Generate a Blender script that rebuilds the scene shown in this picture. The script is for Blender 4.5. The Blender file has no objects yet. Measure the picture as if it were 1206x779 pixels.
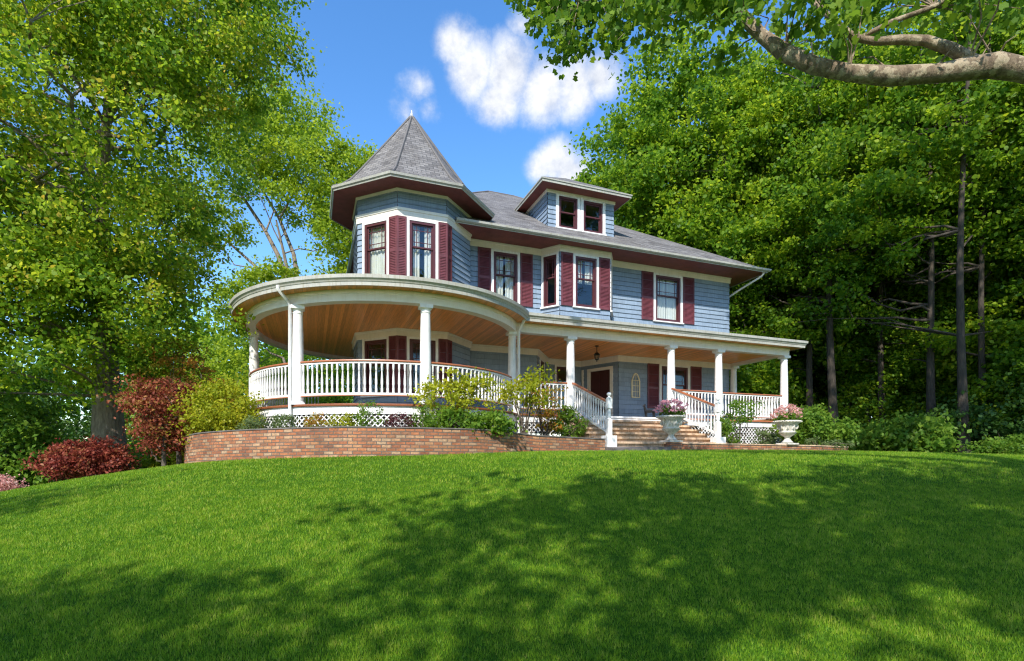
import bpy, math, random
import numpy as np
from mathutils import Vector
R = math.radians
sc = bpy.context.scene
col = sc.collection
rng = np.random.default_rng(11)
random.seed(5)

# ------------------------------------------------------------------ materials
def new_mat(name):
    m = bpy.data.materials.new(name); m.use_nodes = True
    nt = m.node_tree
    b = nt.nodes['Principled BSDF']
    return m, nt, b
def N(nt, typ, **kw):
    n = nt.nodes.new(typ)
    for k, v in kw.items():
        if k.startswith('i_'):
            key = k[2:].replace('_', ' ')
            n.inputs[key].default_value = v
        else: setattr(n, k, v)
    return n
def ramp(nt, fac, stops):
    r = nt.nodes.new('ShaderNodeValToRGB')
    el = r.color_ramp.elements
    while len(el) < len(stops): el.new(0.5)
    for e, (p, c) in zip(el, stops):
        e.position = p; e.color = (*c, 1)
    nt.links.new(fac, r.inputs['Fac'])
    return r.outputs['Color']
def mul(nt, a, b, fac=1.0):
    n = nt.nodes.new('ShaderNodeMix'); n.data_type = 'RGBA'; n.blend_type = 'MULTIPLY'
    n.inputs[0].default_value = fac
    nt.links.new(a, n.inputs[6]); nt.links.new(b, n.inputs[7])
    return n.outputs[2]
def noise(nt, vec, scale, detail=4, rough=0.6):
    n = nt.nodes.new('ShaderNodeTexNoise')
    n.inputs['Scale'].default_value = scale; n.inputs['Detail'].default_value = detail
    n.inputs['Roughness'].default_value = rough
    if vec is not None: nt.links.new(vec, n.inputs['Vector'])
    return n.outputs['Fac']
def bump(nt, b, h, strength=0.3, dist=0.02):
    n = nt.nodes.new('ShaderNodeBump'); n.inputs['Strength'].default_value = strength
    n.inputs['Distance'].default_value = dist
    nt.links.new(h, n.inputs['Height']); nt.links.new(n.outputs['Normal'], b.inputs['Normal'])
def coords(nt, kind='Object'):
    return nt.nodes.new('ShaderNodeTexCoord').outputs[kind]
def scaled(nt, vec, s):
    n = nt.nodes.new('ShaderNodeMapping'); n.inputs['Scale'].default_value = s
    nt.links.new(vec, n.inputs['Vector']); return n.outputs['Vector']

def paint(name, c, rough=0.5, vary=0.22, scale=3.0, dirt=(0.9, 0.88, 0.84)):
    m, nt, b = new_mat(name)
    co = coords(nt)
    f = noise(nt, co, scale, 5)
    f2 = noise(nt, scaled(nt, co, (9, 9, 1.2)), 2.0, 4)
    lo = tuple(x*(1-vary) for x in c); hi = tuple(min(1, x*(1+vary*0.5)) for x in c)
    cc = ramp(nt, f, [(0.3, lo), (0.7, hi)])
    d = ramp(nt, f2, [(0.32, dirt), (0.5, (1, 1, 1))])
    nt.links.new(mul(nt, cc, d), b.inputs['Base Color'])
    b.inputs['Roughness'].default_value = rough
    bump(nt, b, noise(nt, co, 60, 3), 0.12, 0.004)
    return m
def siding(name, c):
    m, nt, b = new_mat(name)
    uv = coords(nt, 'UV')
    br = N(nt, 'ShaderNodeTexBrick', offset=0.5)
    br.inputs['Scale'].default_value = 1
    br.inputs['Brick Width'].default_value = 0.62; br.inputs['Row Height'].default_value = 0.19
    br.inputs['Mortar Size'].default_value = 0.0025; br.inputs['Mortar Smooth'].default_value = 0.2
    br.inputs['Color1'].default_value = (*[x*0.9 for x in c], 1)
    br.inputs['Color2'].default_value = (*[x*1.08 for x in c], 1)
    br.inputs['Mortar'].default_value = (*[x*0.35 for x in c], 1)
    nt.links.new(uv, br.inputs['Vector'])
    f = noise(nt, scaled(nt, coords(nt), (6, 6, 0.8)), 2.5, 5)
    d = ramp(nt, f, [(0.3, (0.8, 0.8, 0.82)), (0.6, (1, 1, 1))])
    nt.links.new(mul(nt, br.outputs['Color'], d), b.inputs['Base Color'])
    b.inputs['Roughness'].default_value = 0.6
    bump(nt, b, noise(nt, scaled(nt, coords(nt), (60, 60, 4)), 3, 3), 0.25, 0.004)
    return m
def bricky(name, cols, mortar, w, h, mort=0.012, rough=0.85, strength=0.6):
    m, nt, b = new_mat(name)
    uv = coords(nt, 'UV')
    br = N(nt, 'ShaderNodeTexBrick', offset=0.5)
    br.inputs['Scale'].default_value = 1
    br.inputs['Brick Width'].default_value = w; br.inputs['Row Height'].default_value = h
    br.inputs['Mortar Size'].default_value = mort; br.inputs['Mortar Smooth'].default_value = 0.25
    br.inputs['Color1'].default_value = (0, 0, 0, 1); br.inputs['Color2'].default_value = (1, 1, 1, 1)
    br.inputs['Mortar'].default_value = (0.5, 0.5, 0.5, 1)
    br.inputs['Bias'].default_value = 0.0
    dst = noise(nt, uv, 5, 3)
    mx = nt.nodes.new('ShaderNodeVectorMath'); mx.operation = 'MULTIPLY_ADD'
    cv = nt.nodes.new('ShaderNodeCombineXYZ'); nt.links.new(dst, cv.inputs[1]); nt.links.new(dst, cv.inputs[0])
    nt.links.new(cv.outputs[0], mx.inputs[0]); mx.inputs[1].default_value = (h*0.12,)*3; nt.links.new(uv, mx.inputs[2])
    nt.links.new(mx.outputs[0], br.inputs['Vector'])
    n = len(cols)
    cc = ramp(nt, br.outputs['Color'], [(i/(n-1), c) for i, c in enumerate(cols)])
    f = noise(nt, uv, 14, 5)
    cc = mul(nt, cc, ramp(nt, f, [(0.3, (0.62, 0.62, 0.62)), (0.65, (1.1, 1.08, 1.05))]))
    big = noise(nt, uv, 1.1, 4)
    cc = mul(nt, cc, ramp(nt, big, [(0.35, (0.7, 0.68, 0.66)), (0.55, (1, 1, 1))]))
    mixn = nt.nodes.new('ShaderNodeMix'); mixn.data_type = 'RGBA'
    nt.links.new(br.outputs['Fac'], mixn.inputs[0]); nt.links.new(cc, mixn.inputs[6])
    mixn.inputs[7].default_value = (*mortar, 1)
    nt.links.new(mixn.outputs[2], b.inputs['Base Color'])
    b.inputs['Roughness'].default_value = rough
    sub = nt.nodes.new('ShaderNodeMath'); sub.operation = 'MULTIPLY_ADD'
    nt.links.new(br.outputs['Fac'], sub.inputs[0]); sub.inputs[1].default_value = -1.0
    nt.links.new(f, sub.inputs[2])
    bump(nt, b, sub.outputs[0], strength, 0.02)
    return m
def wood(name, c, plank=0.11, axis=0, rough=0.35):
    m, nt, b = new_mat(name)
    co = coords(nt)
    sep = nt.nodes.new('ShaderNodeSeparateXYZ'); nt.links.new(co, sep.inputs[0])
    dv = nt.nodes.new('ShaderNodeMath'); dv.operation = 'DIVIDE'; nt.links.new(sep.outputs[axis], dv.inputs[0]); dv.inputs[1].default_value = plank
    fl = nt.nodes.new('ShaderNodeMath'); fl.operation = 'FLOOR'; nt.links.new(dv.outputs[0], fl.inputs[0])
    fr = nt.nodes.new('ShaderNodeMath'); fr.operation = 'FRACT'; nt.links.new(dv.outputs[0], fr.inputs[0])
    wn = nt.nodes.new('ShaderNodeTexWhiteNoise'); wn.noise_dimensions = '1D'; nt.links.new(fl.outputs[0], wn.inputs['W'])
    s = [1.2, 1.2, 1.2]; s[axis] = 26
    g = noise(nt, scaled(nt, co, tuple(s)), 1.6, 5)
    ad = nt.nodes.new('ShaderNodeMath'); ad.operation = 'MULTIPLY_ADD'
    nt.links.new(wn.outputs['Value'], ad.inputs[0]); ad.inputs[1].default_value = 0.45; nt.links.new(g, ad.inputs[2])
    cc = ramp(nt, ad.outputs[0], [(0.3, tuple(x*0.6 for x in c)), (0.65, c), (1.0, tuple(x*1.35 for x in c))])
    gp = ramp(nt, fr.outputs[0], [(0.0, (0.25, 0.22, 0.2)), (0.05, (1, 1, 1))])
    nt.links.new(mul(nt, cc, gp), b.inputs['Base Color'])
    b.inputs['Roughness'].default_value = rough
    return m
def leafmat(name, cols, trans=0.45, rough=0.5):
    m, nt, b = new_mat(name)
    at = N(nt, 'ShaderNodeAttribute', attribute_name='var')
    n = len(cols)
    cc = ramp(nt, at.outputs['Fac'], [(i/(n-1), c) for i, c in enumerate(cols)])
    nt.links.new(cc, b.inputs['Base Color'])
    b.inputs['Roughness'].default_value = rough
    b.inputs['Specular IOR Level'].default_value = 0.22
    tr = nt.nodes.new('ShaderNodeBsdfTranslucent')
    hs = N(nt, 'ShaderNodeHueSaturation'); hs.inputs['Value'].default_value = 1.9; hs.inputs['Hue'].default_value = 0.485
    nt.links.new(cc, hs.inputs['Color']); nt.links.new(hs.outputs['Color'], tr.inputs['Color'])
    ms = nt.nodes.new('ShaderNodeMixShader'); ms.inputs[0].default_value = trans
    nt.links.new(b.outputs[0], ms.inputs[1]); nt.links.new(tr.outputs[0], ms.inputs[2])
    nt.links.new(ms.outputs[0], nt.nodes['Material Output'].inputs['Surface'])
    return m
def barkmat(name, c1, c2, sc_=3.0, patch=None):
    m, nt, b = new_mat(name)
    co = coords(nt)
    f = noise(nt, scaled(nt, co, (4, 4, 1)), sc_, 6, 0.7)
    cc = ramp(nt, f, [(0.35, c1), (0.65, c2)])
    if patch:
        p = noise(nt, co, 7.5, 5, 0.6)
        pm = ramp(nt, p, [(0.52, (0, 0, 0)), (0.56, (1, 1, 1))])
        mx = nt.nodes.new('ShaderNodeMix'); mx.data_type = 'RGBA'
        nt.links.new(pm, mx.inputs[0]); nt.links.new(cc, mx.inputs[6]); mx.inputs[7].default_value = (*patch, 1)
        cc = mx.outputs[2]
    nt.links.new(cc, b.inputs['Base Color']); b.inputs['Roughness'].default_value = 0.9
    bump(nt, b, f, 0.9, 0.06)
    return m

M = {}
M['siding'] = siding('blue_siding', (0.235, 0.31, 0.40))
M['trim'] = paint('cream_trim', (0.80, 0.75, 0.67), 0.5, 0.08, 3.0, (0.95, 0.93, 0.9))
M['white'] = paint('white_paint', (0.80, 0.79, 0.77), 0.5, 0.14, 2.2, (0.86, 0.84, 0.80))
M['gutter'] = paint('weathered_gutter', (0.41, 0.40, 0.355), 0.45, 0.15, 2.0, (0.8, 0.77, 0.68))
M['maroon'] = paint('maroon_paint', (0.145, 0.036, 0.046), 0.5, 0.3, 2.5, (0.75, 0.72, 0.7))
M['soffit'] = paint('maroon_soffit', (0.21, 0.055, 0.045), 0.6, 0.3)
M['sash'] = paint('maroon_sash', (0.085, 0.022, 0.026), 0.4, 0.2)
M['door'] = paint('dark_door', (0.06, 0.014, 0.012), 0.35, 0.2)
M['ceiling'] = wood('ceiling_wood', (0.70, 0.285, 0.075), 0.10, 0, 0.35)
M['rail'] = wood('rail_wood', (0.37, 0.13, 0.06), 0.2, 2, 0.4)
M['deck'] = paint('deck_paint', (0.34, 0.29, 0.25), 0.6, 0.3)
M['stone'] = paint('step_stone', (0.62, 0.43, 0.28), 0.85, 0.35, 5.0, (0.6, 0.55, 0.5))
M['concrete'] = paint('urn_concrete', (0.68, 0.64, 0.56), 0.9, 0.3, 7.0, (0.65, 0.6, 0.52))
M['shingle'] = bricky('roof_shingle', [(0.12, 0.115, 0.115), (0.18, 0.172, 0.172), (0.245, 0.235, 0.23), (0.155, 0.148, 0.148)], (0.05, 0.05, 0.05), 0.30, 0.145, 0.008, 0.9, 0.7)
M['brick'] = bricky('red_brick', [(0.27, 0.10, 0.05), (0.45, 0.175, 0.075), (0.36, 0.13, 0.06), (0.47, 0.31, 0.19), (0.47, 0.22, 0.10), (0.22, 0.10, 0.06)], (0.12, 0.10, 0.08), 0.22, 0.077, 0.009, 0.85, 0.8)
M['black'] = paint('black_metal', (0.012, 0.012, 0.014), 0.4, 0.2)
M['gold'] = paint('cream_iron', (0.80, 0.70, 0.48), 0.5, 0.1)
M['soil'] = paint('soil', (0.06, 0.04, 0.025), 0.95, 0.4, 6)
M['curtain'] = paint('sheer_curtain', (0.82, 0.82, 0.78), 0.8, 0.05)
_nt = M['curtain'].node_tree; _tl = N(_nt, 'ShaderNodeBsdfTranslucent'); _tl.inputs['Color'].default_value = (.8, .8, .76, 1)
_ms = N(_nt, 'ShaderNodeMixShader'); _ms.inputs[0].default_value = .3
_nt.links.new(_nt.nodes['Principled BSDF'].outputs[0], _ms.inputs[1]); _nt.links.new(_tl.outputs[0], _ms.inputs[2]); _nt.links.new(_ms.outputs[0], _nt.nodes['Material Output'].inputs['Surface'])
M['underporch'] = paint('underporch_shade', (0.05, 0.045, 0.04), 0.9, 0.2)  # dark tone for the shade under the porch floor
M['amber'] = paint('lantern_glass', (0.10, 0.08, 0.05), 0.1, 0.1)
M['shaded_stone'] = paint('shaded_stone', (0.16, 0.14, 0.13), 0.9, 0.4, 4)  # dark tone puts shade into the planter cap and the landing
# window glass: clear, with a strong cool reflection
m, nt, b = new_mat('window_glass')
gl = N(nt, 'ShaderNodeBsdfGlossy'); gl.inputs['Roughness'].default_value = 0.02; gl.inputs['Color'].default_value = (0.9, 0.95, 1, 1)
tp = N(nt, 'ShaderNodeBsdfTransparent'); tp.inputs['Color'].default_value = (0.93, 0.95, 0.94, 1)
lw = N(nt, 'ShaderNodeLayerWeight'); lw.inputs['Blend'].default_value = 0.5
pw5 = N(nt, 'ShaderNodeMath', operation='POWER'); nt.links.new(lw.outputs['Facing'], pw5.inputs[0]); pw5.inputs[1].default_value = 4
fz = N(nt, 'ShaderNodeMath', operation='MULTIPLY_ADD'); nt.links.new(pw5.outputs[0], fz.inputs[0]); fz.inputs[1].default_value = 0.9; fz.inputs[2].default_value = 0.045
ms = N(nt, 'ShaderNodeMixShader')
nt.links.new(fz.outputs[0], ms.inputs[0]); nt.links.new(tp.outputs[0], ms.inputs[1]); nt.links.new(gl.outputs[0], ms.inputs[2])
wv = noise(nt, coords(nt), 2.2, 2); bp = N(nt, 'ShaderNodeBump'); bp.inputs['Strength'].default_value = 0.06; bp.inputs['Distance'].default_value = 0.05
nt.links.new(wv, bp.inputs['Height']); nt.links.new(bp.outputs[0], gl.inputs['Normal'])
nt.links.new(ms.outputs[0], nt.nodes['Material Output'].inputs['Surface'])
M['glass'] = m
# leaves
M['maple'] = leafmat('maple_leaf', [(0.04, 0.11, 0.010), (0.11, 0.215, 0.012), (0.20, 0.31, 0.016), (0.30, 0.38, 0.022), (0.36, 0.28, 0.03)], 0.5)
M['oak'] = leafmat('oak_leaf', [(0.12, 0.21, 0.014), (0.21, 0.31, 0.016), (0.33, 0.40, 0.02)])
M['forest'] = leafmat('forest_leaf', [(0.035, 0.105, 0.010), (0.09, 0.195, 0.012), (0.18, 0.29, 0.014), (0.33, 0.41, 0.02)], 0.5)
M['syc'] = leafmat('sycamore_leaf', [(0.04, 0.11, 0.012), (0.10, 0.20, 0.014), (0.21, 0.31, 0.02)])
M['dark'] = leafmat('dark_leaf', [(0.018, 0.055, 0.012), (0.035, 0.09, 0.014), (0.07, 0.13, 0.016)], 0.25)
M['bushy'] = leafmat('bush_leaf', [(0.05, 0.13, 0.016), (0.11, 0.21, 0.02), (0.19, 0.28, 0.03)])
M['yellow'] = leafmat('yellow_green_leaf', [(0.16, 0.22, 0.014), (0.28, 0.32, 0.018), (0.40, 0.38, 0.025)])
M['orange'] = leafmat('orange_tinted_leaf', [(0.16, 0.22, 0.02), (0.28, 0.25, 0.025), (0.42, 0.22, 0.035), (0.36, 0.14, 0.03)])
M['red'] = leafmat('red_leaf', [(0.07, 0.014, 0.012), (0.19, 0.038, 0.026), (0.31, 0.08, 0.045), (0.28, 0.15, 0.05)], 0.3)
M['redtree'] = leafmat('red_maple_leaf', [(0.10, 0.022, 0.016), (0.24, 0.055, 0.032), (0.33, 0.12, 0.05), (0.22, 0.22, 0.035)], 0.3)
M['pale'] = leafmat('pale_leaf', [(0.07, 0.11, 0.04), (0.13, 0.19, 0.06), (0.22, 0.27, 0.12)])
M['pink'] = leafmat('pink_petal', [(0.5, 0.12, 0.2), (0.6, 0.3, 0.35), (0.7, 0.45, 0.45)], 0.3)
M['peach'] = leafmat('peach_petal', [(0.55, 0.22, 0.2), (0.6, 0.35, 0.3), (0.65, 0.45, 0.42)], 0.3)
M['burgundy'] = leafmat('burgundy_leaf', [(0.08, 0.03, 0.03), (0.14, 0.05, 0.06), (0.12, 0.1, 0.05)], 0.3)
M['grass'] = leafmat('grass_blade', [(0.045, 0.13, 0.008), (0.115, 0.245, 0.012), (0.215, 0.335, 0.018), (0.38, 0.40, 0.07)], 0.35)
M['bark'] = barkmat('brown_bark', (0.05, 0.038, 0.026), (0.15, 0.12, 0.09))
M['bark_mid'] = barkmat('grey_brown_bark', (0.028, 0.022, 0.016), (0.085, 0.066, 0.048))
M['bark_pale'] = barkmat('pale_bark', (0.13, 0.10, 0.07), (0.30, 0.25, 0.19))
M['bark_syc'] = barkmat('sycamore_bark', (0.12, 0.085, 0.055), (0.29, 0.22, 0.145), 3.0, (0.37, 0.30, 0.205))
# lawn
m, nt, b = new_mat('lawn_green'); co = coords(nt)
cc = ramp(nt, noise(nt, co, 90, 4, 0.7), [(0.3, (0.022, 0.065, 0.005)), (0.55, (0.07, 0.16, 0.008)), (0.75, (0.13, 0.23, 0.012))])
cc = mul(nt, cc, ramp(nt, noise(nt, co, 0.9, 5, 0.65), [(0.35, (0.72, 0.85, 0.8)), (0.65, (1.1, 1.0, 0.9))]))
nt.links.new(cc, b.inputs['Base Color']); b.inputs['Roughness'].default_value = 0.9; b.inputs['Specular IOR Level'].default_value = 0.1
bump(nt, b, noise(nt, co, 70, 4), 0.8, 0.05)
M['lawn'] = m

# ------------------------------------------------------------------ mesh builder
class MB:
    def __init__(s): s.v = []; s.f = []; s.uv = []
    def quad(s, pts, uvs=None):
        i = len(s.v); s.v += [tuple(p) for p in pts]; s.f.append(tuple(range(i, i+len(pts))))
        s.uv += list(uvs) if uvs else [(p[0], p[2]) for p in pts]
    def hexa(s, c):  # 8 corners: bottom 0-3 ccw, top 4-7
        for f in ((3, 2, 1, 0), (4, 5, 6, 7), (0, 1, 5, 4), (1, 2, 6, 5), (2, 3, 7, 6), (3, 0, 4, 7)):
            s.quad([c[k] for k in f], [(c[k][0]+c[k][1], c[k][2]) for k in f])
    def box(s, x0, x1, y0, y1, z0, z1):
        s.hexa([(x0, y0, z0), (x1, y0, z0), (x1, y1, z0), (x0, y1, z0), (x0, y0, z1), (x1, y0, z1), (x1, y1, z1), (x0, y1, z1)])
    def obox(s, F, a0, a1, o0, o1, z0, z1):  # o1 = outer
        s.hexa([F(a0, o1, z0), F(a1, o1, z0), F(a1, o0, z0), F(a0, o0, z0), F(a0, o1, z1), F(a1, o1, z1), F(a1, o0, z1), F(a0, o0, z1)])
    def prism(s, poly, z0, z1):
        n = len(poly)
        s.quad([(p[0], p[1], z1) for p in poly], [(p[0], p[1]) for p in poly])
        s.quad([(p[0], p[1], z0) for p in reversed(poly)], [(p[0], p[1]) for p in reversed(poly)])
        for i in range(n):
            a, b2 = poly[i], poly[(i+1) % n]
            s.quad([(*a, z0), (*b2, z0), (*b2, z1), (*a, z1)])
    def lathe(s, prof, c=(0, 0, 0), seg=16):
        for (r0, z0), (r1, z1) in zip(prof, prof[1:]):
            for k in range(seg):
                t0, t1 = 2*math.pi*k/seg, 2*math.pi*(k+1)/seg
                P = lambda r, t, z: (c[0]+r*math.cos(t), c[1]+r*math.sin(t), c[2]+z)
                s.quad([P(r0, t0, z0), P(r0, t1, z0), P(r1, t1, z1), P(r1, t0, z1)])
    def tube(s, pts, rad, seg=8):
        pts = [Vector(p) for p in pts]
        rings = []
        for i, p in enumerate(pts):
            d = (pts[min(i+1, len(pts)-1)]-pts[max(i-1, 0)]).normalized()
            a = d.cross(Vector((0.31, 0.87, 0.12))).normalized(); b2 = d.cross(a)
            r = rad[i] if hasattr(rad, '__len__') else rad
            rings.append([p+(a*math.cos(2*math.pi*k/seg)+b2*math.sin(2*math.pi*k/seg))*r for k in range(seg)])
        base = len(s.v)
        for rg in rings:
            for q in rg: s.v.append(tuple(q)); 
        for i in range(len(rings)-1):
            for k in range(seg):
                k2 = (k+1) % seg
                f = (base+i*seg+k, base+i*seg+k2, base+(i+1)*seg+k2, base+(i+1)*seg+k)
                s.f.append(f); s.uv += [(0, 0)]*4
        s.f.append(tuple(base+(len(rings)-1)*seg+k for k in range(seg))); s.uv += [(0, 0)]*seg
        s.f.append(tuple(base+k for k in reversed(range(seg)))); s.uv += [(0, 0)]*seg
    def sweep(s, path, prof, zs=None, cap=True):
        """prof: closed polygon of (offset, z); path of (x,y)."""
        offs = {}
        n = len(path); arc = [0]
        for a, b2 in zip(path, path[1:]): arc.append(arc[-1]+math.dist(a, b2))
        rings = []
        for i in range(n):
            nx, ny = miter(path, i)
            dz = zs[i] if zs else 0
            rings.append([(path[i][0]+nx*o, path[i][1]+ny*o, z+dz) for o, z in prof])
        m_ = len(prof); pl = [0]
        for k in range(m_): pl.append(pl[-1]+math.dist(prof[k], prof[(k+1) % m_]))
        for i in range(n-1):
            for k in range(m_):
                k2 = (k+1) % m_
                s.quad([rings[i][k], rings[i+1][k], rings[i+1][k2], rings[i][k2]],
                       [(arc[i], pl[k]), (arc[i+1], pl[k]), (arc[i+1], pl[k+1]), (arc[i], pl[k+1])])
        if cap:
            s.quad(list(reversed(rings[0]))); s.quad(rings[-1])
    def build(s, name, mat, parent=None, smooth=False, label=None):
        me = bpy.data.meshes.new(name)
        me.from_pydata(s.v, [], s.f)
        ul = me.uv_layers.new(name='UVMap')
        ul.data.foreach_set('uv', np.array(s.uv, dtype=np.float32).ravel())
        me.materials.append(mat)
        if smooth:
            me.polygons.foreach_set('use_smooth', [True]*len(me.polygons))
        o = bpy.data.objects.new(name, me); col.objects.link(o)
        if smooth:
            # weld the rings so that shading is continuous
            import bmesh
            bm = bmesh.new(); bm.from_mesh(me); bmesh.ops.remove_doubles(bm, verts=bm.verts, dist=1e-4); bm.to_mesh(me); bm.free()
            me.set_sharp_from_angle(angle=R(50))
        if parent: o.parent = parent
        if label: o['label'] = label
        return o
def miter(path, i):
    def nrm(a, b2):
        dx, dy = b2[0]-a[0], b2[1]-a[1]; L = math.hypot(dx, dy); return (dy/L, -dx/L)
    closed = path[0] == path[-1]
    n = len(path)
    if closed:
        n1 = nrm(path[i-1] if i > 0 else path[-2], path[i]); n2 = nrm(path[i], path[i+1] if i < n-1 else path[1])
    else:
        n1 = nrm(path[max(i-1, 0)], path[max(i-1, 0)+1]); n2 = nrm(path[min(i, n-2)], path[min(i, n-2)+1])
    mx, my = n1[0]+n2[0], n1[1]+n2[1]; L2 = mx*mx+my*my
    k = 2/L2
    return (mx*k, my*k)
def offset(path, o): return [(p[0]+miter(path, i)[0]*o, p[1]+miter(path, i)[1]*o) for i, p in enumerate(path)]
def thing(name, label, cat, loc=(0, 0, 0), rz=0, group=None):
    o = bpy.data.objects.new(name, None); col.objects.link(o)
    o.location = loc; o.rotation_euler = (0, 0, rz); o.empty_display_size = 0.3
    tag(o, label, cat, group); return o
def tag(o, label, cat, group=None, kind=None):
    if label: o['label'] = label
    if cat: o['category'] = cat
    if group: o['group'] = group
    if kind: o['kind'] = kind
    return o
def dup(root, label=None):
    r = root.copy(); col.objects.link(r)
    if label: r['label'] = label
    for ch in list(root.children):
        c = ch.copy(); col.objects.link(c); c.parent = r
        for g in ch.children:
            d = g.copy(); col.objects.link(d); d.parent = c
    return r

# ------------------------------------------------------------------ terrain
_gy = np.array([-60, -10, 0, 4, 6, 8, 10, 11.5, 13, 15, 20, 60, 400.0])
_gz = np.array([-4.0, -2.3, -1.8, -1.58, -1.20, -0.78, -0.37, -0.13, 0.0, 0.06, 0.09, 0.0, -1.0])
_fy = np.arange(-60, 400, 0.1); _fz = np.interp(_fy, _gy, _gz)
_k = np.hanning(31); _k /= _k.sum(); _fz = np.convolve(np.pad(_fz, 15, mode='edge'), _k, mode='valid')
def G(x, y):
    x = np.asarray(x, float); y = np.asarray(y, float)
    z = np.interp(y, _fy, _fz)
    l = np.clip(-3-x, 0, None); z = z - np.minimum(0.0109*l**2, 0.12*l+0.6*0 + 0.0)*(l < 11) - (l >= 11)*(0.0109*121 + 0.10*(l-11))*1.0
    r = np.clip(x-6, 0, None); z = z - np.where(r < 14, 0.002*r**2, 0.392+0.03*(r-14))
    return np.maximum(z, -6)
_l = np.array([0, 11.]); 
def G1(x, y): return float(G(x, y))
C_, S_ = math.cos(0.365), math.sin(0.365)
OX, OY = 2.05, 17.8
def L2W(u, v): return (OX+u*C_-v*S_, OY+u*S_+v*C_)
def W2L(x, y): return ((x-OX)*C_+(y-OY)*S_, -(x-OX)*S_+(y-OY)*C_)

def grid_axis(lo, hi, mid_lo, mid_hi, fine):
    a = list(np.arange(mid_lo, mid_hi+1e-6, fine))
    s, p = fine, mid_hi
    while p < hi: s *= 1.3; p += s; a.append(p)
    s, p = fine, mid_lo
    while p > lo: s *= 1.3; p -= s; a.insert(0, p)
    return np.array(a)
xs = grid_axis(-400, 400, -24, 30, 0.4); ys = grid_axis(-120, 600, 2, 26, 0.4)
XX, YY = np.meshgrid(xs, ys); ZZ = G(XX, YY)
mb = MB(); mb.v = list(zip(XX.ravel(), YY.ravel(), ZZ.ravel()))
nx, ny = len(xs), len(ys)
me = bpy.data.meshes.new('lawn')
fs = [(j*nx+i, j*nx+i+1, (j+1)*nx+i+1, (j+1)*nx+i) for j in range(ny-1) for i in range(nx-1)]
me.from_pydata(mb.v, [], fs); me.materials.append(M['lawn'])
me.polygons.foreach_set('use_smooth', [True]*len(fs))
lawn = bpy.data.objects.new('lawn', me); col.objects.link(lawn)
tag(lawn, 'sloping green lawn rising to the house', 'lawn', kind='structure')

# ------------------------------------------------------------------ scattered leaves
T_RHOMB = np.array([(0, 0, 0), (.45, .34, .07), (1, 0, -.06), (.45, -.34, .07)])
T_LOBE = np.array([(0, 0, 0), (.12, .40, .05), (.42, .27, .03), (.60, .50, .08), (1, 0, -.08), (.60, -.50, .08), (.42, -.27, .03), (.12, -.40, .05)])
T_OVAL = np.array([(0, 0, 0), (.22, .27, .05), (.55, .36, .06), (1, 0, -.10), (.55, -.36, .06), (.22, -.27, .05)])
T_LONG = np.array([(0, 0, 0), (.4, .17, .05), (1, 0, -.12), (.4, -.17, .05)])
def leaf_mesh(name, P, size, mat, tmpl=T_RHOMB, var=None, outward=None, up=0.5, parent=None):
    n = len(P); k = len(tmpl)
    nr = rng.normal(size=(n, 3))*0.9; nr[:, 2] += up*.8
    if outward is not None: nr += outward*0.35
    nr /= np.linalg.norm(nr, axis=1)[:, None]+1e-9
    t = rng.normal(size=(n, 3)); t[:, 2] -= 0.5
    t -= nr*(t*nr).sum(1)[:, None]; t /= np.linalg.norm(t, axis=1)[:, None]+1e-9
    b2 = np.cross(nr, t)
    s = size*rng.uniform(0.65, 1.3, n)
    V = P[:, None, :]+s[:, None, None]*(t[:, None, :]*(tmpl[None, :, 0:1]-0.5)+b2[:, None, :]*tmpl[None, :, 1:2]+nr[:, None, :]*tmpl[None, :, 2:3])
    me = bpy.data.meshes.new(name)
    me.vertices.add(n*k); me.vertices.foreach_set('co', V.astype(np.float32).ravel())
    me.loops.add(n*k); me.loops.foreach_set('vertex_index', np.arange(n*k, dtype=np.int32))
    me.polygons.add(n); me.polygons.foreach_set('loop_start', np.arange(0, n*k, k, dtype=np.int32))
    a = me.attributes.new('var', 'FLOAT', 'FACE')
    if var is None: var = rng.uniform(0, 1, n)
    a.data.foreach_set('value', np.clip(var, 0, 1).astype(np.float32))
    me.materials.append(mat); me.update(calc_edges=True)
    o = bpy.data.objects.new(name, me); col.objects.link(o)
    if parent: o.parent = parent
    return o
def unit(n):
    d = rng.normal(size=(n, 3)); return d/np.linalg.norm(d, axis=1)[:, None]
def clumps(ells, n, shell=0.45):
    """clump centres inside ellipsoids (cx,cy,cz,rx,ry,rz), denser towards the outside"""
    w = np.array([(e[3]*e[4]*e[5])**0.75 for e in ells]); w /= w.sum()
    idx = rng.choice(len(ells), n, p=w)
    E_ = np.array(ells)[idx]
    d = unit(n); r = rng.uniform(shell**2, 1, n)**0.5
    lump = 1+0.16*np.sin(d[:, 0]*5+E_[:, 0])*np.cos(d[:, 2]*6+E_[:, 1])+rng.normal(0, 0.05, n)
    return E_[:, :3]+d*(r*lump)[:, None]*E_[:, 3:6], d
def foliage(name, ells, nclump, per, crad, size, mat, tmpl=T_RHOMB, parent=None, shell=0.45, flat=0.6, C=None, D=None, up=0.5):
    if C is None: C, D = clumps(ells, nclump, shell)
    n = len(C)
    cnt = rng.poisson(per, n); idx = np.repeat(np.arange(n), cnt)
    cr = crad*rng.uniform(0.6, 1.4, n)
    off = rng.normal(size=(len(idx), 3))*cr[idx][:, None]*np.array([0.6, 0.6, 0.6*flat])
    cv = rng.uniform(0, 1, n)
    var = 0.5*cv[idx]+0.5*rng.uniform(0, 1, len(idx))+rng.normal(0, 0.08, len(idx))
    return leaf_mesh(name, C[idx]+off, size, mat, tmpl, var, D[idx] if D is not None else None, up, parent), C
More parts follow.
